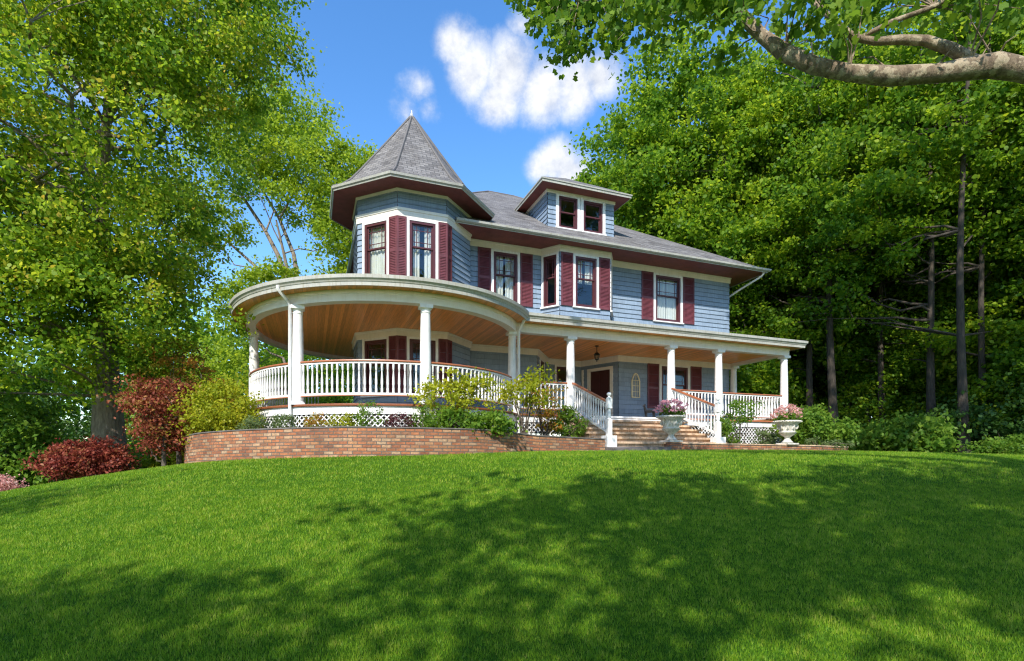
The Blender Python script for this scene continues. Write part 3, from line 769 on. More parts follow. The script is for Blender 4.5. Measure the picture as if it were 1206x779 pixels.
# stairs
stp = MB(); NS = 6; rise = (HF-0.35)/NS; tread = 0.385; sv = -0.03
steps_root = None
V0 = -0.03
for k in range(1, NS+1):
    mb = MB(); z1 = HF-rise*k; va = V0-tread*(k-1); vb = va-tread
    j = 0.02*math.sin(k*7.1)
    mb.box(-0.30+j, 4.42+j, vb-0.065, va-0.002, z1-0.065, z1)      # tread slab
    mb.box(-0.22, 4.34, vb+0.01, va-0.004, 0.0, z1-0.067)         # riser block
    if steps_root is None: steps_root = mb.build('steps', M['stone'], house); st0 = steps_root
    else: mb.build('step', M['stone'], steps_root)
VN = V0-tread*NS+0.02
BAL_PROF = [(r_*1.22, z_) for r_, z_ in [(0.026, 0), (0.027, 0.12), (0.020, 0.14), (0.027, 0.155), (0.02, 0.175), (0.029, 0.25), (0.027, 0.33), (0.016, 0.55), (0.015, 0.585), (0.022, 0.60), (0.016, 0.615), (0.025, 0.64), (0.026, 0.772)]]
for us in (0.02, 4.12):
    mb = MB()
    def slope(v): t = v/VN; return t
    za, zb = 1.44, 0.60
    def hx(v0, z0, v1, z1, w0, w1, h): mb.hexa([(us-w0, v1, z1), (us+w0, v1, z1), (us+w0, v0, z0), (us-w0, v0, z0), (us-w1, v1, z1+h), (us+w1, v1, z1+h), (us+w1, v0, z0+h), (us-w1, v0, z0+h)])
    hx(0.0, za, VN+.06, zb, .035, .035, .07); hx(0.0, 2.30, VN+.06, 1.46, .03, .03, .05)
    r = mb.build('stair_railing', M['white'], house)
    mb = MB(); hx(0.0, 2.352, VN+.06, 1.512, .05, .045, .05); mb.build('handrail', M['rail'], r)
    mb = MB(); n = mb
    n.box(us-.17, us+.17, VN-.17, VN+.17, 0.15, .52)
    n.box(us-.07, us+.07, VN-.07, VN+.07, .522, 1.02); n.lathe([(.07, 1.02), (.045, 1.05), (.06, 1.08), (.06, 1.2), (.045, 1.3), (.06, 1.33)], (us, VN, 0), 14)
    n.box(us-.07, us+.07, VN-.07, VN+.07, 1.33, 1.62)
    n.lathe([(.085, 1.62), (.085, 1.65), (.04, 1.67), (.03, 1.70), (.065, 1.735), (.07, 1.765), (.055, 1.80), (.0, 1.82)], (us, VN, 0), 14)
    n.build('newel_post', M['white'], r)
    for i in range(14):
        v = -0.18+(VN+.16+.18)*i/13; t = v/(VN+.06)
        balu.append((r, (us, v, za+(zb-za)*t+.07)))
def l2wd(p): return L2W(p[0], p[1])[1]
balu.sort(key=lambda q: l2wd(q[1]))
bm_ = MB(); bm_.lathe(BAL_PROF, (0, 0, 0), 8); bproto = None
rest = MB()
for i, (r, p) in enumerate(balu):
    if i < 100:
        if bproto is None: bproto = bm_.build('baluster', M['white'], r, True); bproto.location = p
        else:
            k = bproto.copy(); col.objects.link(k); k.parent = r; k.location = p
    else: rest.lathe(BAL_PROF, (p[0], p[1], p[2]+r.location.z), 8)
ro = rest.build('baluster_row', M['white'], house, True); ro['kind'] = 'stuff'; ro['label'] = 'farther white turned balusters of the porch railings'
# skirt, lattice, deck lip
SK = OUT
mb = MB(); sk1 = arc+[(-0.2, 0.0)]; sk2 = [(4.35, 0.0), (9.9, 0.0), (9.9, WV)]
for s in (sk1, sk2): mb.sweep(s, [(-0.06, 1.02), (-0.02, 1.02), (-0.02, 1.228), (-0.06, 1.228)])
mb.sweep([(-0.2, 0), (4.35, 0)], [(-0.06, 1.10), (0.0, 1.10), (0.0, 1.228), (-0.06, 1.228)])
mb.build('porch_skirt', M['white'], house)
mb = MB()
for s in (arc+[(-.02, 0)], [(4.2, 0), (9.9, 0), (9.9, WV)]): mb.sweep(s, [(-0.05, 1.232), (0.03, 1.232), (0.035, 1.26), (0.03, 1.292), (-0.05, 1.292)]); mb.build('deck_edge', M['rail'], house)
mb = MB(); mb.box(-.015, 4.195, -.03, .03, 1.232, 1.292); mb.build('stair_landing_edge', M['white'], house)
mb = MB()
for s in (sk1, sk2):
    d = [0]
    for a, b2 in zip(s, s[1:]): d.append(d[-1]+math.dist(a, b2))
    nx_, ny_ = offset(s, -0.045), offset(s, -0.058)
    def at(path, q): return (float(np.interp(q, d, [p[0] for p in path])), float(np.interp(q, d, [p[1] for p in path])))
    z0, z1, hw = -0.1, 1.02, 0.024
    for q in np.arange(0, d[-1]-1.0, 0.155):
        for sg, path in ((1, nx_), (-1, ny_)):
            for i in range(4):
                za, zb = z0+(z1-z0)*i/4, z0+(z1-z0)*(i+1)/4
                qa, qb = (q+(za-z0), q+(zb-z0)) if sg > 0 else (q+(z1-za), q+(z1-zb))
                A, B2, C2, D2 = at(path, qa-hw), at(path, qa+hw), at(path, qb+hw), at(path, qb-hw)
                mb.quad([(*A, za), (*B2, za), (*C2, zb), (*D2, zb)])
                pb = nx_ if path is nx_ else ny_
                mb.quad([(A[0]+.006, A[1]+.01, za), (D2[0]+.006, D2[1]+.01, zb), (C2[0]+.006, C2[1]+.01, zb), (B2[0]+.006, B2[1]+.01, za)])
mb.build('lattice', M['white'], house)
mb = MB(); mb.sweep(offset(sk1, -.5)[4:-3], [(-.02, -.6), (0, -.6), (0, 1.2), (-.02, 1.2)]); mb.build('underporch_backing', M['underporch'], house); mb = MB(); mb.sweep([(4.5, .5), (9.4, .5)], [(-.02, -.6), (0, -.6), (0, 1.2), (-.02, 1.2)])  # dark sheets behind the lattice stand in for shade in the hollow underside
mb.build('underporch_backing', M['underporch'], house)
mb = MB()
for (p, q) in (((-.30, -.02), (-.12, .16)),): mb.box(p[0], q[0], p[1], q[1], 0, 1.26)
mb.box(4.32, 4.5, -.02, .16, 0, 1.26); mb.build('pier', M['white'], house)

# ================================================================== things on and by the house
# lantern
u, v = 1.88, 1.6; x, y = L2W(u, v)
lt = thing('porch_lantern', 'black iron lantern hanging from the porch ceiling before the front door', 'lantern', (x, y, 4.09))
mb = MB(); mb.lathe([(0.0, 0), (0.08, -0.005), (0.07, -.03), (.015, -.04), (.012, -.2), (.03, -.21), (.012, -.22), (.012, -.25)], (0, 0, 0), 10); mb.build('chain', M['black'], lt, True)
mb = MB(); mb.lathe([(0.0, -.24), (.05, -.26), (.12, -.33), (.125, -.345), (.10, -.35)], (0, 0, 0), 8)
for k in range(6):
    t = k*math.pi/3; mb.tube([(.10*math.cos(t), .10*math.sin(t), -.34), (.07*math.cos(t), .07*math.sin(t), -.52)], .009, 5)
mb.lathe([(.08, -.515), (.06, -.54), (.02, -.56), (.02, -.60), (0, -.62)], (0, 0, 0), 8); mb.build('lantern_frame', M['black'], lt)
mb = MB(); mb.lathe([(.09, -.35), (.062, -.515)], (0, 0, 0), 6); mb.build('lantern_glass', M['glass'], lt)
# arched wall ornament
x, y = L2W(4.56, WV-0.05)
mb = MB(); w_, h0, hs = 0.19, 2.36, 3.05
outl = [(-w_, h0)]+[(-w_, hs)]+[(-w_*(1-t)**0.8, hs+0.31*math.sin(t*math.pi/2)) for t in (0.25, .5, .75)]+[(0, 3.37)]
outl += [(-a_, z_) for a_, z_ in reversed(outl[:-1])]+[(-w_, h0)]
mb.tube([(a_, 0, z_) for a_, z_ in outl], 0.03, 6)
mb.tube([(0, 0, h0), (0, 0, 3.36)], 0.012, 6)
for z_ in (2.6, 2.85, 3.08): mb.tube([(-w_, 0, z_), (w_, 0, z_)], 0.011, 6)
mb.tube([(-w_*.5, 0, h0), (-w_*.5, 0, 3.1)], 0.009, 6); mb.tube([(w_*.5, 0, h0), (w_*.5, 0, 3.1)], 0.009, 6)
o = mb.build('wall_ornament', M['gold']); o.location = (x, y, 0); o.rotation_euler = (0, 0, 0.365)
tag(o, 'cream metal gothic arch grille hung on the blue wall beside the front door', 'wall ornament')
# black figurine on the porch
x, y = L2W(3.66, 0.75)
mb = MB()
mb.tube([(-.20, 0, .30), (-.05, 0, .29), (.18, 0, .30), (.24, 0, .27)], [.05, .065, .055, .03], 8)
for sx, sy in ((-.16, .05), (-.16, -.05), (.18, .05), (.18, -.05)): mb.tube([(sx, sy, .3), (sx+.01, sy, .14), (sx, sy, 0.0)], [.035, .022, .026], 7)
mb.tube([(-.17, 0, .31), (-.21, 0, .42), (-.22, 0, .50), (-.29, 0, .47)], [.045, .04, .045, .02], 8)
mb.tube([(-.20, .03, .5), (-.19, .04, .57)], [.02, .006], 5); mb.tube([(-.20, -.03, .5), (-.19, -.04, .57)], [.02, .006], 5)
mb.tube([(.23, 0, .29), (.3, 0, .4)], [.018, .008], 5)
o = mb.build('figurine', M['black'], None, True); o.location = (x, y, HF); o.rotation_euler = (0, 0, 0.3)
tag(o, 'small black four legged figurine standing on the porch floor at the stair head', 'figurine')
# brick planter wall
def arcW(a, r=6.42): return (PC[0]+r*math.cos(R(a)), PC[1]+r*math.sin(R(a)))
pw = [arcW(a) for a in np.arange(-208, -64.9, 3)]
zt = [float(np.interp(a, [-208, -190, -150, -110, -80, -65], [0.22, .33, .5, .59, .57, .46])) for a in np.arange(-208, -64.9, 3)]
e0, e1 = pw[-1], (-0.30, -2.62)
for t in np.linspace(0.1, 1, 8): pw.append((e0[0]+(e1[0]-e0[0])*t, e0[1]+(e1[1]-e0[1])*t)); zt.append(0.46-0.07*t)
planter = thing('planter_wall', 'long curved red brick planter wall edging the lawn below the round porch', 'brick wall', (OX, OY, 0), 0.365)
mb = MB(); mb.sweep(pw, [(0.0, -1.25), (0.0, -.0), (-.28, -.0), (-.28, -1.25)], zt)
# sweep starts its uv at the foot of the outer face: courses follow the top
for i, (uu, vv) in enumerate(mb.uv): mb.uv[i] = (uu, vv-1.25+0.077*17)
mb.build('brickwork', M['brick'], planter)
mb = MB(); mb.sweep(pw, [(0.018, .003), (0.018, .03), (-.29, .03), (-.29, .003)], zt); mb.build('coping', M['shaded_stone'], planter)  # dark cap strip standing in for the thin shading line along the top
# soil in the planter
mb = MB()
inn_ = [pp(max(-268, min(-45, a)), 0.1) for a in np.arange(-208, -64.9, 3)]
inn_ += [(-2.0+1.7*t, -0.4+0.2*t) for t in np.linspace(0.1, 1, 8)]
pin = offset(pw, -.27)
for i in range(len(pw)-1):
    mb.quad([(*pin[i], zt[i]-.06), (*pin[i+1], zt[i+1]-.06), (*inn_[i+1], zt[i+1]+.06), (*inn_[i], zt[i]+.06)])
o = mb.build('soil', M['soil']); o.location = (OX, OY, 0); o.rotation_euler = (0, 0, .365); tag(o, 'dark planting soil behind the brick wall', 'soil', kind='structure')
# low brick edging right of the steps
edging = thing('brick_edging', 'low brick edging wall with a short pier right of the porch steps', 'brick wall', (OX, OY, 0), 0.365)
ep = [(2.45, -2.50), (5.0, -2.62), (8.0, -2.70), (9.9, -2.5)]
mb = MB(); mb.sweep(ep, [(0, -.4), (0, 0), (-.3, 0), (-.3, -.4)], [.29, .27, .24, .20]); mb.build('brickwork', M['brick'], edging)
mb = MB(); mb.sweep(ep, [(0.02, .003), (0.02, .035), (-.32, .035), (-.32, .003)], [.29, .27, .24, .20]); mb.build('coping', M['stone'], edging)
mb = MB(); mb.box(2.0, 2.445, -2.62, -2.14, -.3, .33); mb.build('pier', M['brick'], edging)
mb = MB()
for i in range(3): mb.quad([(ep[i][0], ep[i][1]+.3, .2), (ep[i+1][0], ep[i+1][1]+.3, .17), (ep[i+1][0], -.1, .3), (ep[i][0], -.1, .3)])
o = mb.build('soil', M['soil']); o.location = (OX, OY, 0); o.rotation_euler = (0, 0, .365); tag(o, 'planting soil behind the low brick edging', 'soil', kind='structure')
mb = MB(); mb.hexa([(-.28, -3.05, -.3), (1.98, -2.70, -.3), (1.98, -2.3, -.3), (-.28, -2.3, -.3), (-.28, -3.05, .13), (1.98, -2.70, .2), (1.98, -2.3, .2), (-.28, -2.3, .2)])
o = mb.build('path', M['shaded_stone']); o.location = (OX, OY, 0); o.rotation_euler = (0, 0, .365); tag(o, 'stone landing at the foot of the steps, shade put into its dark colour', 'path', kind='structure')  # dark colour carries the shade on the landing edge
# urns
URN = [(0.0, 0), (.24, 0), (.24, .05), (.19, .07), (.13, .13), (.085, .20), (.085, .24), (.12, .27), (.20, .32), (.27, .39), (.29, .42), (.24, .44), (.25, .50), (.285, .62), (.33, .70), (.42, .75), (.44, .78), (.43, .815), (.38, .82), (.34, .76), (.2, .74), (0, .74)]
def urn(u, v, z, label, flabel, petal):
    x, y = L2W(u, v)
    t = thing('urn', label, 'urn', (x, y, z), 0.365, 'stone urns on the brick edging')
    mb = MB(); mb.lathe(URN[9:], (0, 0, 0), 28); mb.build('bowl', M['concrete'], t, True)
    mb = MB(); mb.box(-.25, .25, -.25, .25, 0.0, .05); mb.lathe(URN[3:10], (0, 0, 0), 28); mb.build('pedestal', M['concrete'], t, True)
    mb = MB()
    for k in range(10):
        tt = k*2*math.pi/10+.15
        for j in range(-2, 3):
            ang = tt+j*.07; zz = .66-.035*abs(j)-.02*j*j; rr = .262+.06*(zz-.5)/.2
            mb.tube([(rr*math.cos(tt), rr*math.sin(tt), .53), (rr*1.04*math.cos((tt+ang)/2), rr*1.04*math.sin((tt+ang)/2), .58), (rr*1.08*math.cos(ang), rr*1.08*math.sin(ang), zz)], [.012, .02, .008], 5)
    for k in range(28):
        tt = k*2*math.pi/28; mb.tube([(.43*math.cos(tt), .43*math.sin(tt), .775), (.455*math.cos(tt), .455*math.sin(tt), .79)], [.025, .018], 6)
    mb.build('relief', M['concrete'], t)
    p = thing('flowers', flabel, 'flowers', (x, y, z+.77), 0, 'flowers in the stone urns')
    foliage('foliage', [(0, 0, .12, .38, .38, .22)], 70, 16, .09, .075, M['bushy'], T_RHOMB, p, .3)
    C, D = clumps([(0, 0, .24, .47, .47, .34)], 190, .85); k = C[:, 2] > .16
    foliage('blossom', None, 0, 13, .05, .05, petal, T_RHOMB, p, C=C[k], D=D[k])
urn(2.22, -2.38, .345, 'pale stone urn on the brick pier at the foot of the porch steps', 'mound of pink flowers in the urn before the porch steps', M['pink'])
urn(6.95, -2.50, .29, 'pale stone urn on the edging near the end of the porch, beside green shrubs', 'mound of peach and pale pink flowers in the urn by the porch end', M['peach'])

# ---- planting in the planter and the bed
def zsoil(u, v): return 0.5
def at_l(u, v, z): x, y = L2W(u, v); return (x, y, z)
def ell(*e): return [tuple(x) for x in e]
shrub('leggy_shrub', 'leggy yellow green shrub climbing over the rail at the second round porch column', at_l(-4.9, -2.75, .5), ell((-.25, 0, .95, .75, .45, .45), (.65, .1, 1.05, .7, .4, .35), (.2, 0, 1.45, .9, .35, .35)), M['yellow'], 62, 32, .2, .095, nst=16)
shrub('leggy_shrub', 'arching yellow green shrub with bare lower stems at the corner downspout', at_l(-2.6, -2.0, .5), ell((0, 0, 1.25, .8, .4, .4), (-.5, 0, 1.05, .4, .4, .3), (.3, 0, 1.65, .45, .3, .25)), M['yellow'], 50, 30, .19, .095, nst=16)
shrub('low_shrub', 'dense mid green shrub low against the brick wall under the leggy shrub', at_l(-4.5, -3.1, .5), ell((-.45, 0, .3, .75, .4, .32), (.5, 0, .28, .75, .4, .28)), M['bushy'], 80, 40, .18, .10, nst=10)
shrub('tinted_shrub', 'thin shrub with orange tinted leaves right of the corner downspout', at_l(-1.5, -1.0, .45), ell((0, 0, 1.2, .6, .3, .55), (.2, 0, .6, .45, .3, .4)), M['orange'], 55, 22, .15, .085, nst=14)
shrub('leafy_plant', 'small bright green leafy plant beside the left stair railing', at_l(-0.75, -1.2, .4), ell((0, 0, .45, .5, .4, .42), (-.1, 0, .85, .28, .25, .25)), M['bushy'], 55, 26, .14, .13, tmpl=T_LONG, nst=10, cat='plant')
shrub('golden_shrub', 'rounded golden green shrub at the far left end of the round porch', (-8.05, 14.55, .28), ell((0, 0, 1.0, 1.0, .9, .75), (.35, -.2, .6, .8, .7, .5), (-.45, 0, .6, .7, .7, .5)), M['yellow'], 170, 45, .24, .085, nst=14)
perr = [(-9.6, -1.35, 'grey green perennial clump behind the left end of the brick wall', 'pale', .33), (-8.9, -2.0, 'spiky pale green perennial before the lattice left of the downspout', 'pale', .36),
        (-8.2, -2.45, 'bronze leaved perennial at the foot of the porch downspout', 'orange', .34), (-7.6, -2.85, 'low yellow green perennial against the white lattice', 'yellow', .3),
        (-7.0, -3.0, 'tall thin green perennial with open stems before the lattice', 'bushy', .55), (-6.3, -3.1, 'burgundy perennial between green plants along the lattice', 'burgundy', .30),
        (-5.8, -3.15, 'bushy green perennial next to the burgundy one', 'bushy', .46)]
for u, v, lb, mt, h in perr:
    a = math.degrees(math.atan2(v-PC[1], u-PC[0])); zb = float(np.interp(a, [-208, -190, -150, -110, -80, -65], [0.22, .33, .5, .59, .57, .46]))-.05
    shrub('perennial', lb, at_l(u, v, zb), ell((0, 0, h*.62, .34, .22, h*.72)), M[mt], 40, 18, .09, .075, tmpl=T_LONG, nst=8, cat='plant', stem=.008)
shrub('leggy_shrub', 'open small shrub with bare trunk before the porch railing between the urns', at_l(5.9, -1.4, .25), ell((0, 0, 1.05, .55, .4, .25), (.15, 0, 1.4, .6, .4, .22), (-.4, 0, .8, .4, .35, .2)), M['bushy'], 50, 26, .16, .085, nst=14)
shrub('leafy_plant', 'broad leaved green plant at the foot of the right stair newel', at_l(4.9, -1.9, .22), ell((0, 0, .35, .45, .35, .36), (-.2, 0, .75, .3, .3, .3)), M['bushy'], 45, 22, .14, .13, tmpl=T_LONG, nst=10, cat='plant')
shrub('leafy_plant', 'pale strappy plant left of the urn near the porch end', at_l(6.75, -1.75, .22), ell((0, 0, .35, .4, .3, .38)), M['pale'], 40, 18, .12, .12, tmpl=T_LONG, nst=10, cat='plant')
shrub('broad_shrub', 'broad green shrub behind the urn at the porch end', at_l(9.7, -1.5, .1), ell((-.55, 0, .8, .85, .8, .75), (.6, .1, .65, .8, .7, .55), (-.1, .4, 1.15, .7, .7, .5)), M['bushy'], 190, 42, .26, .13, nst=14)
shrub('groundcover_plant', 'low pale green mat creeping over the end of the brick edging', at_l(8.5, -2.35, .18), ell((0, 0, .15, .6, .25, .2), (.8, .1, .1, .55, .25, .15)), M['pale'], 50, 30, .1, .06, nst=6, cat='plant')

# ================================================================== grounds
def gp(px, Y): x = (px-603)/616.8*Y; return (x, Y, G1(x, Y))
# left
shrub('red_bush', 'low mounded red leaved bush at the edge of the lawn below the big tree', gp(103, 15.0), ell((0, 0, .72, .85, .9, .55), (-.4, -.2, .5, .65, .7, .42), (.4, 0, .52, .6, .7, .42)), M['red'], 190, 60, .22, .085, nst=12, flat=.45)
shrub('pink_shrub', 'small dusty pink flowering shrub at the lower left edge of the lawn', gp(-2, 13.6), ell((0, 0, .25, .36, .4, .28)), M['peach'], 50, 40, .14, .06, nst=8)
def maple_shape(base, lab, s=.88):
    ells = [(rng.normal(0, .28)*s, rng.normal(0, .4)*s, (.75+.30*k)*s, (.78+.08*(k % 3))*s, .9*s, .32*s) for k in range(7)]
    return tree('japanese_maple', lab, base, (0.1, 0, 2.5*s), .08*s, ells, M['redtree'], M['bark'], 190, 55, .3, .085, flat=.35, nmain=8, ntwig=50, start=.2)
maple_shape(gp(193, 14.6), 'layered red japanese maple between the big trunk and the brick wall')
tree('japanese_maple', 'small rust orange maple behind the red maple', gp(212, 17.0), (0, 0, 3.6), .09, [(0, 0, 3.2, 1.5, 1.2, .5), (.4, 0, 2.4, 1.5, 1.2, .5), (-.4, 0, 3.9, 1.0, 1, .4)], M['orange'], M['bark'], 100, 36, .3, .11, flat=.4, nmain=7, ntwig=30, start=.3)
# the big tree at left
bx = gp(128, 17.5)
def rel(e, b_): return (e[0]-b_[0], e[1]-b_[1], e[2]-b_[2], *e[3:])
ellsL = [(-14.2, 15.0, 9.6, 5.7, 4.6, 5.6), (-13.4, 15.2, 4.1, 4.7, 3.4, 2.3), (-9.6, 16.2, 12.8, 2.6, 2.8, 3.0), (-12.0, 16.5, 15.5, 4.6, 4.5, 3.5), (-18.0, 16, 8, 5, 5, 6), (-11.6, 17.0, 6.4, 1.8, 2.2, 2.4)]
tree('maple_tree', 'massive spreading maple at the left with thick trunk and hanging yellow green leaves', bx, (0.3, 0, 13), .50, [rel(e, bx) for e in ellsL], M['maple'], M['bark_pale'], 1650, 140, .54, .118, tmpl=T_OVAL, nmain=22, ntwig=260, start=.22, shell=.5, flat=.65)
# open crowned tree behind
bx = gp(352, 30.0)
def limbs(mb):
    W = lambda px, py, Y: (((px-603)/616.8*Y)-bx[0], Y-bx[1], (533.8-py)/616.8*Y-bx[2])
    for pts, r in (([(350, 420), (338, 330), (327, 300), (313, 273), (270, 208), (262, 180)], .26), ([(352, 400), (349, 320), (346, 300), (329, 258), (306, 219), (300, 190)], .22), ([(345, 400), (322, 336), (299, 312), (266, 283), (240, 270)], .2), ([(329, 258), (345, 230), (370, 200)], .1), ([(313, 273), (322, 250), (318, 220)], .08)):
        n = len(pts); mb.tube([W(a, b_, 30+.3*i) for i, (a, b_) in enumerate(pts)], [.72*r*(1-.75*i/(n-1)) for i in range(n)], 8)
ellsB = [(-15.5, 30, 17.5, 3.6, 3, 2.6), (-11.2, 30, 15.6, 3.0, 3, 2.5), (-9.0, 30.5, 12.0, 2.6, 2.8, 2.4), (-17.5, 30, 13.2, 2.4, 2.5, 2.0), (-13.5, 31, 20, 2.8, 2.5, 1.8), (-13.2, 29.5, 9.6, 2.0, 2, 1.3), (-9.5, 31, 17.0, 1.8, 2, 1.5), (-15.5, 31, 8.5, 2.4, 2, 2.0), (-10.3, 30.5, 8.6, 2.2, 2, 1.8)]
tree('oak_tree', 'open crowned oak beyond the porch with bare leaning limbs against the sky', bx, (-1.2, 0, 14), .32, [rel(e, bx) for e in ellsB], M['oak'], M['bark_pale'], 760, 75, .62, .19, nmain=12, ntwig=90, start=.3, extra=limbs, shell=.3)
for px, Y, hgt, w_, lab, mt in ((300, 36, 11, 4.6, 'bright green tree seen past the round porch columns', 'oak'), (395, 42, 12.5, 5, 'mid green tree standing behind the round porch', 'forest'), (240, 32, 9.0, 4.2, 'loose yellow green tree between the red maple and the porch', 'oak'), (215, 46, 15, 6, 'tall green tree far behind the red maple', 'forest')):
    tree('broadleaf_tree', lab, gp(px, Y), (0, 0, hgt*.8), .2, [(0, 0, hgt*.6, w_, w_*.8, hgt*.36), (w_*.4, 0, hgt*.4, w_*.7, w_*.7, hgt*.3), (-w_*.5, 0, hgt*.35, w_*.6, w_*.6, hgt*.3)], M[mt], M['bark'], 260, 42, .6, .24, nmain=8, ntwig=40)
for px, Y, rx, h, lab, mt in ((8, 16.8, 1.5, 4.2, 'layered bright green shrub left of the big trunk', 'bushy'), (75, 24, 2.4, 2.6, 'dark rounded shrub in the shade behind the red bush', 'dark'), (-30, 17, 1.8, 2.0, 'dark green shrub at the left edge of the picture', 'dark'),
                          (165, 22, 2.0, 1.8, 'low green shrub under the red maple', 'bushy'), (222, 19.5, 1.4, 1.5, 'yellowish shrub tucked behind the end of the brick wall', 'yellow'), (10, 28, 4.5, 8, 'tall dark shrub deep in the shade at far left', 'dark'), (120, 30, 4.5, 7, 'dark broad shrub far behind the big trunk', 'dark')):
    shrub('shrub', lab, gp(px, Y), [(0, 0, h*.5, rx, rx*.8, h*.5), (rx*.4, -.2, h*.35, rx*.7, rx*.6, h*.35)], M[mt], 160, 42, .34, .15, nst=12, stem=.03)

# right: forest trees from three prototypes
def forest_proto(k, lab, base, h, r, lean=(0, 0), limbsf=None, mt='forest', bark='bark_mid', start=.35, ncl=330, rad=None, ells=None):
    ells = ells or [(lean[0]*.9, lean[1], h*.80, r*.9, r*.9, h*.20), (lean[0]*.6+r*.3, 0, h*.60, r, r, h*.15), (lean[0]*.5-r*.5, .3, h*.54, r*.9, r*.9, h*.13), (r*.7, r*.5, h*.38, r*.6, r*.5, h*.05), (-r*.8, r*.4, h*.34, r*.6, r*.5, h*.05), (r*.3, -.3, h*.24, r*.5, r*.4, h*.03)]
    if k: ells = [(e[0], e[1]+r*.62, *e[2:]) for e in ells]
    return tree('forest_tree', lab, base, (lean[0], lean[1], h*.93), rad or .0095*h, ells, M[mt], M[bark], ncl, 135, .62, .21, tmpl=T_OVAL, group='woodland trees right of the house', nmain=18, ntwig=110, start=start, shell=.5, wob=.012)
f1 = forest_proto(0, 'tall bright maple rising directly behind the dormer end of the roof', gp(815, 33), 25.5, 5.6, (-.5, 0), ncl=1450, ells=[(0, 0, 17.5, 6.2, 5.5, 8.0), (-2.5, -1, 14, 4.2, 4, 5.5), (2.5, 0, 11, 4.5, 4, 5), (0, 0, 6.0, 5.0, 4.5, 3.5), (1, -1, 3.5, 4.5, 4, 2.5)])
f1.scale = (1.05, 1.05, 1)
f2 = forest_proto(1, 'dark forked tree beyond the porch end, trunk leaning left', gp(985, 28), 24, 4.8, (-1.6, 0))
f3 = forest_proto(2, 'tall slim tree with sunlit pale trunk right of the dark forked one', gp(1136, 23.5), 25, 4.6, (-.5, 0), start=.45, rad=.19)
spots = [(f2, 1003, 32, .4, 1.05, 'straight dark trunk close behind the forked tree'), (f3, 1016, 38, 2.1, .95, 'slender pale trunked tree seen between dark trunks'), (f1, 1085, 31, 1.2, .95, 'dark trunked tree left of the sunlit slim one'),
         (f2, 1172, 28, 3.3, .95, 'thin leaning dark tree right of the sunlit slim one'), (f1, 905, 41, 2.6, 1.05, 'tall tree far behind the right porch corner'), (f3, 1085, 44, 4.0, 1.0, 'distant tree in the middle of the right woods'),
         (f1, 1245, 25, 5.0, .95, 'tree at the right edge of the picture, half cut off'), (f3, 855, 48, .9, 1.1, 'distant tall tree behind the roof hip'), (f2, 1215, 38, 1.0, 1.0, 'far tree at the right edge with sky gaps in its crown'), (f1, 960, 50, 3.7, 1.05, 'farthest tree seen between the forked trunk and the porch'),
         (f1, 1150, 40, 5.6, .9, 'leafy tree behind the sunlit slim trunk'), (f3, 1040, 29, 2.9, .95, 'slim tree midway between the forked trunk and the sunlit one'), (f2, 1098, 26, 4.4, .9, 'tree with forked upper limbs just left of the sunlit slim trunk'), (f3, 925, 33, .3, 1.0, 'slim dark tree rising behind the porch end column'),
         (f2, 955, 30, 5.1, .9, 'thin dark trunked tree just right of the porch corner'), (f3, 1160, 25, 1.4, .9, 'slim tree with fine branches right of the sunlit one')]
for src, px, Y, rz, s, lab in spots:
    if src is not f1: rz = rz*.18-.3
    t = dup(src, lab); t.location = gp(px, Y); t.rotation_euler = (0, 0, rz); t.scale = (s, s, s)
# understory
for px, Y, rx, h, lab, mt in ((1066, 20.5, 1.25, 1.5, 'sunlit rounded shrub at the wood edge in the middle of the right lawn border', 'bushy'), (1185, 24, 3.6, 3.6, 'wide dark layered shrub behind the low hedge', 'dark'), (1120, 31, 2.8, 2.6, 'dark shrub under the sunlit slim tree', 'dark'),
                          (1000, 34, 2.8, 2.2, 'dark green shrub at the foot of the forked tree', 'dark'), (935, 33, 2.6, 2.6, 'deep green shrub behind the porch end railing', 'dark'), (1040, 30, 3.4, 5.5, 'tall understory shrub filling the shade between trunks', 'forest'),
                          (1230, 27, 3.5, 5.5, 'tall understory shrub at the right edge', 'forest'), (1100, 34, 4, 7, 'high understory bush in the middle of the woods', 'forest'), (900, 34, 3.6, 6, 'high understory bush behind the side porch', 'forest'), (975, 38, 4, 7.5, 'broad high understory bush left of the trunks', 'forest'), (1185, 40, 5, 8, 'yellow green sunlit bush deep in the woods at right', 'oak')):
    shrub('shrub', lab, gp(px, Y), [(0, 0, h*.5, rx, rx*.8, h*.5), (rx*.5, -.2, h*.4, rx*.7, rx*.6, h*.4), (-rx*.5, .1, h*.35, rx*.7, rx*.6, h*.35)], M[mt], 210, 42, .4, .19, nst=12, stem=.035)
shrub('hedge', 'low clipped green hedge along the right edge of the lawn', gp(1200, 17.5), [(0, 0, .35, 1.55, .5, .38), (1.6, 0, .35, 1.5, .5, .38)], M['bushy'], 150, 60, .18, .09, cat='hedge', nst=10)

